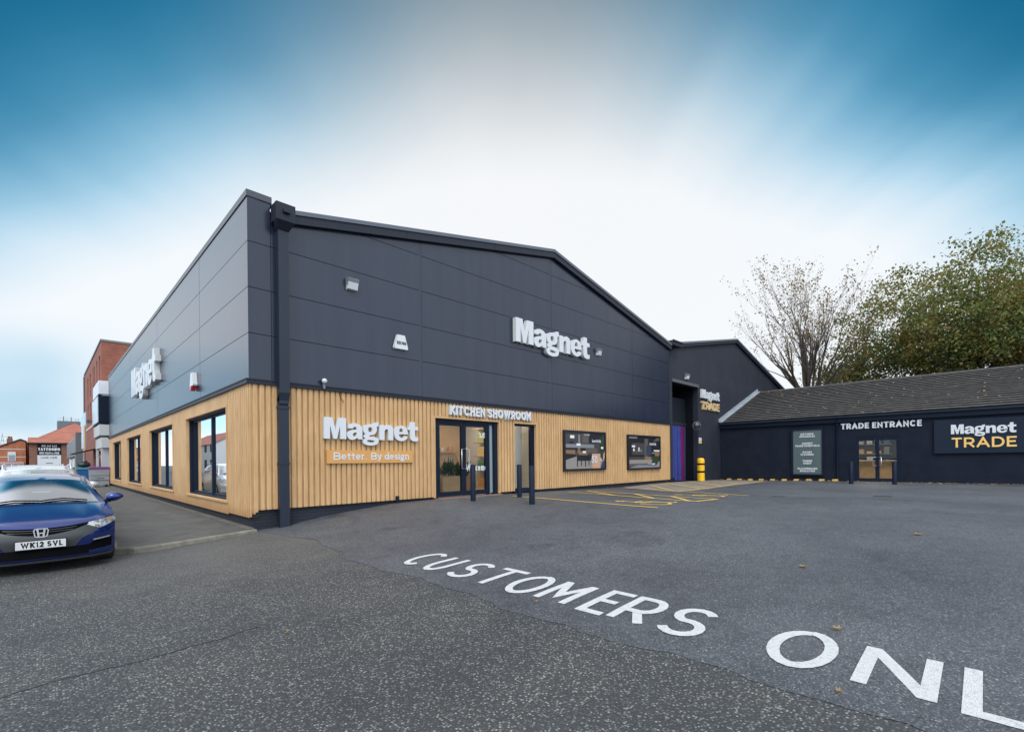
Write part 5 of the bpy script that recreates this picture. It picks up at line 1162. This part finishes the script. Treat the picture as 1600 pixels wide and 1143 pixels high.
    for sgn in (-1, 1):
        ya, yb = 1.08, L - .42
        def sp(u, s, sgn=sgn):
            bx = Vector((sw(belt(ya + u * (yb - ya)), ya + u * (yb - ya)) - .004, ya + u * (yb - ya), belt(ya + u * (yb - ya))))
            k = u * 8; i0 = min(7, int(k)); a = Vector(redge[i0]).lerp(Vector(redge[i0 + 1]), k - i0); p = bx.lerp(a, s); p.x += .02 * math.sin(math.pi * s); return Vector((sgn * p.x, p.y, p.z))
        for u0, u1 in ((0, .07), (.40, .44), (.74, .78), (.95, 1.)) : b.grid([[sp(u0 + (u1 - u0) * i / 2, s / 6) for i in range(3)] for s in range(7)], 0)
        b.grid([[sp(i / 24, .93 + .07 * s) for i in range(25)] for s in (0, 1)], 0)
        sidew.append(sp)
    b.box(-hw * .93, hw * .93, .35, L - .3, .19, .23, 1); b.face([(-hw * .9, .5, .24), (hw * .9, .5, .24), (hw * .9, .5, .62), (-hw * .9, .5, .62)], 1)
    b.build('body', [paint, M_DARK], car, weld=True)
    # glass
    m = MB(); m.grid([[wsp(-.9 + 1.8 * i / 16, .02 + .935 * s / 8) for i in range(17)] for s in range(9)], 0); m.build('windscreen', M_CARGLASS, car)
    m = MB(); m.grid([[rsp(-.84 + 1.68 * i / 10, .1 + .86 * s / 4) for i in range(11)] for s in range(5)], 0); m.build('rear_window', M_CARGLASS, car)
    for sp in sidew:
        for u0, u1 in ((.07, .40), (.44, .74), (.78, .95)): m = MB(); m.grid([[sp(u0 + (u1 - u0) * i / 5, .93 * s / 5) for i in range(6)] for s in range(6)], 0); m.build('side_window', M_CARGLASS, car)
    # cabin
    m = MB(); m.prism([(-.70, 1.05, .62), (-.70, 1.05, zb - .06), (-.70, 1.5, zb - .03), (-.70, 1.62, .62)], (0, 0, 0), (1.40, 0, 0)); m.build('dashboard', M_DARK, car)
    for sx in (-.36, .36):
        for sy, dy in ((2.1, 0), (3.0, 0)): m = MB(); m.prism([(sx - .24, sy, .45), (sx - .24, sy + .2, .5), (sx - .22, sy + .34, 1.08), (sx - .22, sy + .24, 1.1)], (0, 0, 0), (.46, 0, 0)); m.box(sx - .13, sx + .13, sy + .27, sy + .37, 1.1, 1.27); m.build('seat', mat('seat_cloth', (.05, .05, .055), .9), car)
    m = MB(); m.box(-.12, .12, 1.75, 1.79, zr0 - .14, zr0 - .07); m.build('interior_mirror', M_BLACK, car)
    # wheels
    for c in wy:
        for sgn in (-1, 1):
            m = MB(); X0 = sgn * (hw - .015); q = [(0, .20), (0, .295), (.02, .312), (.20, .312), (.21, .29), (.21, .18)]
            m.grid([[(X0 - sgn * d, c + r_ * math.cos(a), .312 + r_ * math.sin(a)) for a in [2 * math.pi * k / 28 for k in range(28)]] for d, r_ in q], 0, True, True); w = m.build('wheel', M_TYRE, car)
            m = MB(); m.face([(X0 - sgn * .05, c + .205 * math.cos(a), .312 + .205 * math.sin(a)) for a in [2 * math.pi * k / 24 for k in range(24)]], 1)
            for k in range(10):
                a = 2 * math.pi * k / 10; d = Vector((0, math.cos(a), math.sin(a))); e = Vector((0, -math.sin(a), math.cos(a))); o = Vector((X0 - sgn * .012, c, .312))
                m.face([o + d * .04 - e * .022, o + d * .205 - e * .03, o + d * .205 + e * .03, o + d * .04 + e * .022], 0)
            m.tube([(X0 - sgn * .05, c, .312), (X0 - sgn * .005, c, .312)], .05, 12, 0); m.build('rim', [M_STEEL, M_BLACK], w)
    # face of the car: patches that follow the nose surface
    def patch(name, mm, x0, x1, zt, zbm, off, n=16, rr=4, mirror=False, parent=None):
        for sg in ((1, -1) if mirror else (1,)):
            m = MB(); rows = []
            for j in range(rr + 1):
                row = []
                for i in range(n + 1):
                    x = x0 + (x1 - x0) * i / n; z = zt(x) + (zbm(x) - zt(x)) * j / rr
                    xx = x * (1 + (sw(z, .43) / xe0 - 1) * min(1, abs(x) / xe0) ** 4); row.append((sg * xx * (1 + off * .9 * (abs(x) / hw) ** 3), nose(x, z) - off, z))
                rows.append(row)
            m.grid(rows, 0); m.build(name, mm, parent or car)
    if not estate:
        gb = lambda x: .565 + .115 * (abs(x) / .52) ** 2
        patch('grille_garnish', M_GUN, -.80, .80, lambda x: min(zlead(x) - .004, .64 + .06 * (abs(x) / .5) ** 2 if abs(x) < .5 else interp(abs(x), [(.5, .690), (.62, .64), (.80, .70)])), lambda x: interp(abs(x), [(0, .36), (.36, .36), (.44, .47), (.60, .575), (.80, .69)]), .004, 40)
        patch('grille', M_VOID, -.52, .52, lambda x: zlead(x) - .006, lambda x: min(gb(x), zlead(x) - .008), .010, 32)
        for dz in (.032, .062): patch('grille_bar', M_GUN, -.43 + dz * 1.4, .43 - dz * 1.4, lambda x: zlead(x) - dz + .003, lambda x: zlead(x) - dz - .003, .015, 24, 1)
        patch('lower_intake', M_VOID, -.52, .52, lambda x: .365, lambda x: .235, .006, 24)
        patch('fog_recess', M_VOID, .52, .80, lambda x: interp(x, [(.52, .36), (.60, .415), (.80, .435)]), lambda x: interp(x, [(.52, .27), (.8, .295)]), .006, 12, mirror=True)
        patch('chrome_strip', M_CHROME, .57, .77, lambda x: .438 + .02 * (x - .57) / .2, lambda x: .418 + .02 * (x - .57) / .2, .013, 8, 1, mirror=True)
        patch('headlamp', M_LENS, .50, .85, lambda x: zlead(x) - .008, lambda x: interp(x, [(.50, .668), (.64, .600), (.72, .622), (.85, .690)]), .008, 18, mirror=True)
        patch('indicator', M_AMBER, .74, .80, lambda x: zlead(x) - .014, lambda x: zlead(x) - .045, .011, 4, 1, mirror=True)
        patch('front_lip', M_GUN, -.82, .82, lambda x: .20, lambda x: .165, .012, 30, 1)
        # chrome badge: rounded frame with an upright letter shape
        ey = nose(0, .61) - .022; m = MB(); fr = [(-.060, .058), (.060, .058), (.076, .036), (.062, -.050), (.036, -.060), (-.036, -.060), (-.062, -.050), (-.076, .036), (-.060, .058)]
        T3 = lambda p, d: (p[0], ey - d, .605 + p[1])
        stroke_mesh(m, fr, .013, T3, .012, 0)
        for ln in ([(-.036, .042), (-.026, -.047)], [(.036, .042), (.026, -.047)]): stroke_mesh(m, ln, .021, T3, .012, 1)
        stroke_mesh(m, [(-.026, -.005), (.026, -.005)], .016, T3, .012, 2); m.build('badge', M_CHROME, car)
    else:
        patch('grille', M_BLACK, -.42, .42, lambda x: zlead(x) - .03, lambda x: .60, .008, 20); patch('lower_intake', M_BLACK, -.6, .6, lambda x: .40, lambda x: .26, .006, 20)
        patch('headlamp', M_LENS, .48, .84, lambda x: zlead(x) - .01, lambda x: zlead(x) - .15, .008, 14, mirror=True)
        for sx in (-1, 1):
            m = MB(); pts = [(sx * (xr - .02), yr0 + .12, zr0 - .02), (sx * (xr - .015), yr0 + .28, H - .015), (sx * (xr + .0), yr0 + 1.2, H + .01), (sx * (xr - .03), yr1 - .2, H - .03), (sx * (xr - .04), yr1 - .05, H - .1)]; m.tube(pts, .022, 8); m.build('roof_rail', M_CHROME, car)
    if plate:
        py = nose(0, .44) - .045; m = MB(); m.box(-.26, .26, py, py + .05, .385, .497); pl = m.build('number_plate', M_PLATE, car)
        m = MB(); m.box(-.27, .27, py + .004, py + .052, .377, .505); m.build('plate_surround', M_BLACK, car)
        for m_ in put_text(plate, (-.205, py - .0005, .405), (1, 0, 0), (0, 0, 1), (0, -1, 0), .078, .43, .0165, .001, gap=.2): m_.build('letter', M_BLACK, pl)
    # mirrors, wipers
    for sgn in (-1, 1):
        m = MB(); cx = sgn * (hw + .065); rows = []
        for j in range(9):
            q = j / 8; a = math.sin(math.pi * (.06 + .88 * q)) ** .6
            rows.append([(sgn * (hw - .085 + .235 * q), 1.17 + .085 * math.cos(k * math.pi / 6) * a, zb + .045 + .085 * math.sin(k * math.pi / 6) * a * (1.1 - .35 * q) + .012 * q) for k in range(12)])
        m.grid(rows, 0, True, True); m.face(rows[0]); m.face(rows[-1]); m.tube([(sgn * (hw - .12), 1.2, zb - .02), (sgn * (hw - .02), 1.17, zb - .015)], .028, 6, 1); mi = m.build('wing_mirror', [paint, M_BLACK], car)
    for t0, t1, e0, e1 in ((-.75, -.02, .03, .085), (-.02, .72, .025, .10)):
        m = MB(); m.tube([wsp(t0 + (t1 - t0) * i / 6, .035 + (.015 if i == 0 else e0 + (e1 - e0) * (1 - abs(i / 6 * 2 - 1)))) + Vector((0, -.02, .012)) for i in range(7)], .011, 5); m.build('wiper', M_BLACK, car)
    for sgn in (-1, 1): m = MB(); m.box(sgn * .55 - .14, sgn * .55 + .14, L - .14, L - .10, .78, .92); m.build('tail_lamp', M_RED, car)
    return car
c1 = make_car('blue hatchback parked at the kerb with number plate WK12 SVL', M_CARBLUE, H=1.435, plate='WK12 SVL'); c1.location = (-3.25, -1.66, .0)
c2 = make_car('silver estate car with roof rails parked behind the blue hatchback', M_SILVER, H=1.60, L=4.6, W=1.80, estate=True); c2.location = (-3.30, 2.95, .0)
for i, (y, lab) in enumerate(((8.3, 'silver estate car parked third from the corner behind the other two'), (13.9, 'silver estate car parked farthest along the kerb'))):
    c = copy_tree(c2); c.location = (-3.32, y, 0); c['label'] = lab
for c in (c2,): pass

# ================================================================== THE STREET BEYOND
B4 = thing('brick_block', (0.2, 36, .1), 'four storey red brick block with tall recessed windows beyond the showroom', 'building')
mb = MB(); x0, y0, y1, zt = .0, 36.0, 56., 11.0
cols_w = [(37.0, 38.2), (39.6, 40.6), (42.4, 43.1), (43.6, 44.3), (47., 48.3), (50.2, 51.5)]
zr = [(5.6, 7.4), (7.9, 10.1)]
y = y0
for a, b in cols_w + [(y1, y1)]:
    mb.box(x0, x0 + .3, y, a, 0, zt)
    if b > a:
        zz = 0
        for c, d in zr + [(zt, zt)]:
            mb.box(x0, x0 + .3, a, b, zz, c); zz = d
    y = b
mb.box(x0 + .3, 14, y0, y0 + .3, 0, zt); mb.box(x0 + .3, 14, y1 - .3, y1, 0, zt); mb.build('wall', M_BRICK, B4)
mb = MB(); mb.box(x0 - .06, 14, y0 - .06, y1, zt, zt + .14); mb.build('coping', M_MGREY, B4)
mb = MB(); mb.box(x0 - .04, x0, y0, y1, 5.0, 5.18); mb.build('string_course', M_STONE, B4)
for a, b in cols_w:
    for c, d in zr: mb = MB(); mb.box(x0 + .16, x0 + .22, a, b, c, d); f = mb.build('window', M_NAVY, B4); m2 = MB(); m2.face([(x0 + .15, a + .08, c + .1), (x0 + .15, b - .08, c + .1), (x0 + .15, b - .08, d - .1), (x0 + .15, a + .08, d - .1)]); m2.build('pane', M_WGLASS, f)
mb = MB(); mb.tube([(-.06, 55.8, .2), (-.06, 55.8, 10.9)], .06, 6); mb.build('downpipe', M_MGREY, B4)
# grey shop between showroom and brick block
GS = thing('grey_shop', (.2, 31, .1), 'pale grey shop front with projecting sign box next to the showroom', 'shop')
mb = MB(); mb.box(.30, 14, 30.3, 35.95, 0, 6.4); mb.box(-.36, .30, 31.2, 31.7, .1, 2.75); mb.box(-.36, .30, 35.4, 35.9, .1, 2.75); mb.build('wall', M_LGREY, GS)
mb = MB(); mb.box(-.38, .30, 30.9, 35.9, 2.76, 3.45); mb.box(-.48, .30, 30.9, 35.9, 3.6, 4.33); mb.build('fascia', mat('grey_fascia', (.50, .52, .53), .5), GS)
mb = MB(); mb.box(-.30, .30, 31.7, 35.4, .15, 2.74); mb.build('shop_window', M_WGLASS, GS)
mb = MB(); mb.box(-.50, .30, 30.9, 35.9, 6.4, 7.3); mb.box(-.30, .3, 31, 35.9, 6.3, 6.4); mb.build('parapet', mat('white_parapet', (.66, .70, .76), .5), GS)
t = thing('sign_box', (-.3, 33, 4.4), 'pale projecting sign box with dark end above the grey shop', 'sign'); mb = MB(); mb.box(-.52, .29, 30.95, 35.85, 4.44, 6.28); mb.build('case', M_NAVY, t); mb = MB(); mb.box(-.56, -.521, 31.0, 35.8, 4.5, 6.22); mb.build('face', mat('sign_face', (.56, .64, .68), .3), t)
t = thing('banner', (-.7, 38, 3), 'white and orange projecting banner on the brick block', 'sign'); mb = MB(); mb.box(-.92, -.86, 36.6, 41.5, 2.9, 5.6); mb.build('panel', M_BLUEGL, t); mb = MB(); mb.box(-.95, -.921, 36.5, 38.0, 2.7, 4.6); mb.build('orange_panel', M_ORANGE, t)
mb = MB(); mb.box(-.86, 0, 38, 38.1, 5.0, 5.1); mb.box(-.86, 0, 40, 40.1, 5.0, 5.1); mb.build('bracket', M_MGREY, t)
t = thing('shop_awning', (-.6, 44, 2.6), 'small dark awning below the banner on the brick block', 'awning'); mb = MB(); mb.prism([(-1.5, 42, 2.55), (0, 42, 3.0), (0, 42, 2.9), (-1.5, 42, 2.45)], (0, 0, 0), (0, 3, 0)); mb.build('canopy', M_DARK, t)
# white shop
WS = thing('white_shop', (0, 70, 0), 'flat roofed white shop with tall grey fascia farther down the street', 'shop')
mb = MB(); mb.box(-.30, 14, 57.2, 88, 0, 4.9); mb.build('wall', M_CREAM, WS)
mb = MB(); mb.box(-.6, -.31, 59.5, 86, 2.6, 4.7); mb.build('fascia', M_MGREY, WS); mb = MB(); mb.box(-.7, -.2, 57.1, 58.6, 0, 5.1); mb.build('pillar', mat('dark_pillar', (.13, .145, .16), .5), WS)
for a in (62, 70, 78): mb = MB(); mb.box(-.33, -.301, a, a + 5, .3, 2.4); mb.build('window', M_WGLASS, WS)
mb = MB(); mb.box(-.35, 14, 57.1, 88, 4.91, 5.05); mb.build('coping', M_LGREY, WS)
# hipped brick building with the tattoo sign
TT = thing('tattoo_shop', (-2, 110, 0), 'brown brick building with hipped red roof carrying a tattoo sign', 'building')
mb = MB(); mb.box(-4.9, 7.2, 110, 122, 0, 5.75); mb.build('wall', M_BRICKB, TT)
mb = MB(); e = [(-5.3, 109.6, 5.75), (7.6, 109.6, 5.75), (7.6, 122.4, 5.75), (-5.3, 122.4, 5.75)]; ap = [(1.1, 116, 9.9), (1.3, 116.2, 9.9)]
mb.face([e[0], e[1], ap[1], ap[0]]); mb.face([e[1], e[2], ap[1]]); mb.face([e[2], e[3], ap[0], ap[1]]); mb.face([e[3], e[0], ap[0]]); mb.face(e); mb.build('roof', M_RTILE, TT)
mb = MB(); mb.box(-5.35, 7.65, 109.5, 109.62, 5.55, 5.76); mb.build('gutter', M_DARK, TT)
mb = MB(); mb.box(-6.3, -4.95, 121, 126, 0, 6.0); mb.box(-5.15, -1, 122.5, 126, 5.8, 6.0); mb.prism([(-5.2, 118, 6.0), (-1, 118, 6.0), (-1, 122, 7.2), (-5.2, 122, 7.2)], (0, 0, 0), (0, .5, 0)); mb.build('rear_roof', M_RTILE, TT)
t = thing('tattoo_sign', (-2.3, 109.9, 1.3), 'black and white tattooing sign on the brown brick wall', 'sign'); mb = MB(); mb.box(-3.85, -.75, 109.9, 109.99, 3.5, 5.5); mb.build('black_panel', M_BLACK, t); mb = MB(); mb.box(-3.85, -.75, 109.9, 109.99, 1.2, 3.49); mb.build('white_panel', M_WHITE, t)
for txt, z, h, wd, s, mm in (('0151 357 3132', 5.0, .34, 2.0, .07, M_WHITE), ('TATTOOING', 4.3, .52, 2.9, .13, M_WHITE), ('OPEN 7 DAYS A WEEK', 3.68, .36, 2.6, .07, M_WHITE), ('LASER', 2.85, .4, 1.0, .06, M_MGREY), ('CLINIC', 2.85, .4, 1.0, .06, M_MGREY)):
    for m_ in put_text(txt, (-2.3 - wd / 2 if txt not in ('LASER', 'CLINIC') else (-3.4 if txt == 'LASER' else -2.2), 109.89, z), (1, 0, 0), (0, 0, 1), (0, -1, 0), h, wd, s, .01): m_.build('letter', mm, t)
mb = MB(); mb.box(-2.75, -1.85, 109.87, 109.9, 1.95, 2.1); mb.build('dark_strip', M_MGREY, t)
# orange brick terrace house
HO = thing('terrace_house', (-7, 112, 0), 'orange brick gabled house with white bands above a small shop front', 'house')
mb = MB(); mb.prism([(-12, 112, 0), (-5.35, 112, 0), (-5.35, 112, 5.9), (-6.0, 112, 6.2), (-8.6, 112, 4.9), (-12, 112, 4.6)], (0, 0, 0), (0, 8, 0)); mb.build('wall', M_BRICKO, HO)
mb = MB()
for z in (3.1, 4.5): mb.box(-12, -5.34, 111.96, 112, z, z + .14)
mb.build('stone_band', M_STONE, HO)
mb = MB(); mb.prism([(-12.2, 111.8, 4.75), (-8.6, 111.8, 5.02), (-6.0, 111.8, 6.32), (-5.2, 111.8, 5.95), (-5.2, 111.8, 6.1), (-6.0, 111.8, 6.5), (-8.7, 111.8, 5.15), (-12.2, 111.8, 4.9)], (0, 0, 0), (0, 8.4, 0)); mb.build('roof', M_DKROOF, HO)
mb = MB(); mb.box(-7.75, -7.0, 113, 113.8, 4.9, 6.5); mb.tube([(-7.5, 113.4, 6.5), (-7.5, 113.4, 6.95)], .14, 8); mb.tube([(-7.2, 113.4, 6.5), (-7.2, 113.4, 6.9)], .14, 8); mb.build('chimney', M_BRICKB, HO)
mb = MB(); mb.box(-7.6, -6.6, 111.93, 112, 2.45, 4.1); f = mb.build('window', M_WHITE, HO); m2 = MB(); m2.box(-7.5, -6.7, 111.90, 111.93, 2.55, 3.55); m2.build('pane', M_WGLASS, f)
mb = MB(); mb.box(-12, -5.6, 111.8, 111.98, .1, 2.25); f = mb.build('shop_front', M_LGREY, HO); m2 = MB(); m2.box(-9.9, -6.0, 111.75, 111.8, .6, 1.7); m2.build('pane', M_WGLASS, f); m2 = MB(); m2.box(-11, -5.7, 111.76, 111.8, 1.85, 2.05); m2.build('pink_sign', mat('pink_sign', (.5, .15, .2), .5), f)
# plant room with aerials, pylon
t = thing('rooftop_plant_room', (1.5, 150, 0), 'dark grey tower block top with aerials behind the hipped roof', 'building'); mb = MB(); mb.box(-.5, 3.7, 150, 158, 0, 12.6); mb.build('wall', mat('plant_grey', (.12, .14, .16), .6), t)
for x, h in ((.6, 1.2), (2.0, 1.1), (1.2, .5), (2.9, .6), (3.3, .8)): mb = MB(); mb.tube([(x, 151, 12.6), (x, 151, 12.6 + h)], .10 if h > 1 else .04, 6); mb.build('aerial', M_MGREY, t)
mb = MB()
for a, b in (((-.4, 150.2, 13.3), (3.6, 150.2, 13.3)), ((-.4, 150.2, 13.0), (3.6, 150.2, 13.0))): mb.tube([a, b], .03, 5)
mb.build('railing', M_LGREY, t)
t = thing('pylon', (-19.9, 400, 0), 'distant steel electricity pylon above the left rooftops', 'pylon'); mb = MB(); px_, py_ = -19.9, 400
for sx in (-1, 1):
    for sy in (-1, 1): mb.tube([(px_ + sx * 3, py_ + sy * 3, 0), (px_ + sx * .8, py_ + sy * .8, 14), (px_, py_, 21)], .12, 4)
for z in (4, 7, 10, 12, 14, 16): w = interp(z, [(0, 3), (14, .8), (21, 0)]); mb.tube([(px_ - w, py_, z), (px_ + w, py_, z + 1.5)], .09, 4); mb.tube([(px_ + w, py_, z), (px_ - w, py_, z + 1.5)], .09, 4)
for z in (13, 16, 18.5): mb.tube([(px_ - 4, py_, z), (px_, py_, z + .6), (px_ + 4, py_, z)], .1, 4)
mb.build('lattice', mat('pylon_steel', (.30, .36, .42), .6), t)
# bins
t = thing('waste_container', (-.55, 30, .16), 'large grey four wheeled bin with a purple lid by the grey shop', 'bin'); mb = MB(); x0, x1, y0, y1 = -1.08, -.06, 29.6, 30.5
mb.prism([(x0 + .06, y0 + .08, .30), (x1 - .06, y0 + .08, .30), (x1, y0, 1.32), (x0, y0, 1.32)], (0, 0, 0), (0, y1 - y0, 0))
for z in (.62, .92): mb.box(x0 + .05, x1 - .05, y0 + .0, y0 + .06, z, z + .035)
mb.box(x0 + .35, x1 - .35, y0 - .03, y0 + .03, .76, .80); mb.build('body', M_BINGREY, t)
mb = MB(); mb.box(x0 - .05, x1 + .05, y0 - .05, y1 + .05, 1.325, 1.40); mb.prism([(x0 - .02, y0, 1.40), (x1 + .02, y0, 1.40), (x1 - .05, y0 + .2, 1.46), (x0 + .05, y0 + .2, 1.46)], (0, 0, 0), (0, .7, 0)); mb.build('lid', M_PURPLE, t)
for x in (x0 + .15, x1 - .15):
    for y in (y0 + .15, y1 - .15): mb = MB(); mb.tube([(x - .03, y, .24), (x + .03, y, .24)], .08, 12); mb.box(x - .05, x + .05, y - .05, y + .05, .28, .32); mb.build('castor', M_BLACK, t)
t = thing('wheelie_bin', (-1.2, 35.5, .15), 'blue wheelie bin with a teal lid behind the grey bin', 'bin'); mb = MB(); mb.prism([(-1.38, 35.2, .2), (-.85, 35.2, .2), (-.78, 35.1, 1.28), (-1.45, 35.1, 1.28)], (0, 0, 0), (0, .7, 0)); mb.build('body', M_BINBLUE, t); mb = MB(); mb.box(-1.5, -.73, 35.05, 35.9, 1.285, 1.40); mb.build('lid', M_TEAL, t)
t = thing('rubbish_bag', (-1.05, 35.5, 1.4), 'black rubbish bag lying on the teal bin lid', 'bag'); mb = MB(); r = random.Random(4)
rows = [[(-1.05 + .38 * math.sin(math.pi * j / 8) * math.cos(k * .45) * (1 + .12 * math.sin(k * 3 + j)), 35.45 + .3 * math.sin(math.pi * j / 8) * math.sin(k * .45), 1.40 + .23 * (1 - math.cos(math.pi * j / 8)) * (.9 + .1 * math.sin(k * 2))) for k in range(14)] for j in range(9)]
mb.grid(rows, 0, True, True); mb.build('sack', mat('black_polythene', (.012, .012, .014), .35), t); mb = MB(); mb.tube([(-.95, 35.45, 1.82), (-.92, 35.45, 1.92)], [.03, .06], 6); mb.build('knot', MATS['black_polythene'], t)
# houses over the road (seen mirrored in the street windows)
def far_house(x0, x1, y0, y1, h, wall, roof, label, rh=2.6):
    t = thing('roadside_house', (x0, y0, 0), label, 'house'); mb = MB(); mb.box(x0, x1, y0, y1, 0, h); mb.prism([(x0, y0, h), (x1, y0, h), ((x0 + x1) / 2, y0, h + rh)], (0, 0, 0), (0, y1 - y0, 0)); mb.build('wall', wall, t)
    mb = MB(); xm = (x0 + x1) / 2
    for sx in (x0 - .3, x1 + .3): mb.face([(sx, y0 - .2, h - .1), (sx, y1 + .2, h - .1), (xm, y1 + .2, h + rh + .12), (xm, y0 - .2, h + rh + .12)])
    mb.build('roof', roof, t)
    for k in range(int((y1 - y0) / 4)):
        for z in (.9, 3.6): mb = MB(); mb.box(x1, x1 + .03, y0 + 1.2 + k * 4, y0 + 2.8 + k * 4, z, z + 1.4); mb.build('window', M_NAVY, t)
far_house(-31, -21, 34, 46, 5.0, M_CREAM, M_RTILE, 'white rendered house with red tiled roof over the road, mirrored in the windows')
far_house(-31, -21, 49, 70, 5.0, M_BRICKB, M_DKROOF, 'brown brick terrace over the road, mirrored in the windows')
far_house(-27, -17, 80, 108, 5.0, mat('grey_white_render', (.55, .56, .56), .8), M_RTILE, 'long grey white terrace farthest along the opposite side of the road')

# ================================================================== FALLEN LEAVES
def ground_leaf(x, y, s, label, a=0., z=None):
    t = z if z is not None else YZ(x, y); mb = MB(); c = Vector((x, y, t + .006)); r = random.Random(int(x * 1000)); pts = []
    for k in range(14):
        q = 2 * math.pi * k / 14 + a; L_ = s * (.5 if k % 2 else (.95 if k in (0, 4, 10) else .75)); pts.append(c + Vector((math.cos(q) * L_, math.sin(q) * L_, .012 + .02 * r.random() * (1 if k % 2 == 0 else .3))))
    for k in range(14): mb.face([c + Vector((0, 0, .006)), pts[k], pts[(k + 1) % 14]], 0, True)
    mb.tube([c, c + Vector((math.cos(a + 3.1) * s * 1.2, math.sin(a + 3.1) * s * 1.2, .01))], .002, 4)
    tag(mb.build('fallen_leaf', M_FALLEN, None, weld=True), label, 'leaf', 'fallen leaves on the yard')
for x, y, s, lab in ((1.42, -10.45, .055, 'pale dry leaf lying between the painted letters O and N'), (3.22, -9.77, .075, 'tan leaf alone on the open yard to the right of CUSTOMERS'), (6.15, -10.6, .10, 'brown leaf far out on the open yard near the right edge'), (.33, -10.66, .035, 'small orange leaf below the painted letter N'),
                     (.41, -8.0, .035, 'small orange leaf below the painted letter M'), (-1.65, -6.8, .035, 'reddish leaf alone on the chipped road surface')): ground_leaf(x, y, s * .8, lab, x * 3)
r = random.Random(12); mb = MB()
for _ in range(330):
    y = r.uniform(-15, .1); x = 26.25 - abs(r.gauss(0, .35)) - (.25 if y < -6 else .0); s = r.uniform(.04, .09); a = r.uniform(0, 6.28); z = YZ(x, y) + r.uniform(.01, .05)
    u, v = Vector((math.cos(a), math.sin(a), r.uniform(-.3, .3))) * s, Vector((-math.sin(a), math.cos(a), r.uniform(-.3, .3))) * s * .7; c = Vector((x, y, z)); mb.face([c - u, c - v, c + u, c + v])
for _ in range(60):
    x = r.uniform(13.5, 22); y = r.uniform(-.4, -.05) if x < 19 else r.uniform(-.5, .1); s = r.uniform(.03, .06); a = r.uniform(0, 6.28); u, v = Vector((math.cos(a), math.sin(a), .1)) * s, Vector((-math.sin(a), math.cos(a), .1)) * s * .7; c = Vector((x, y, YZ(x, y) + .03)); mb.face([c - u, c - v, c + u, c + v])
tag(mb.build('leaf_litter', M_FALLEN), 'scattered yellow leaves gathered along the foot of the walls', 'leaves', kind='stuff')
mb = MB()
for _ in range(130):
    q = r.random(); p = EV + (RG - EV) * q; y = r.uniform(-14, .1); s = r.uniform(.03, .08); a = r.uniform(0, 6.28); c = Vector((p.x, y, p.z)) + nrm * .06; t1 = (RG - EV).normalized(); t2 = Vector((0, 1, 0))
    u = (t1 * math.cos(a) + t2 * math.sin(a)) * s; v = (t2 * math.cos(a) - t1 * math.sin(a)) * s * .7; mb.face([c - u, c - v, c + u + nrm * .03, c + v])
tag(mb.build('roof_leaves', M_FALLEN), 'scattered pale leaves lying on the brown tiled roof', 'leaves', kind='stuff')
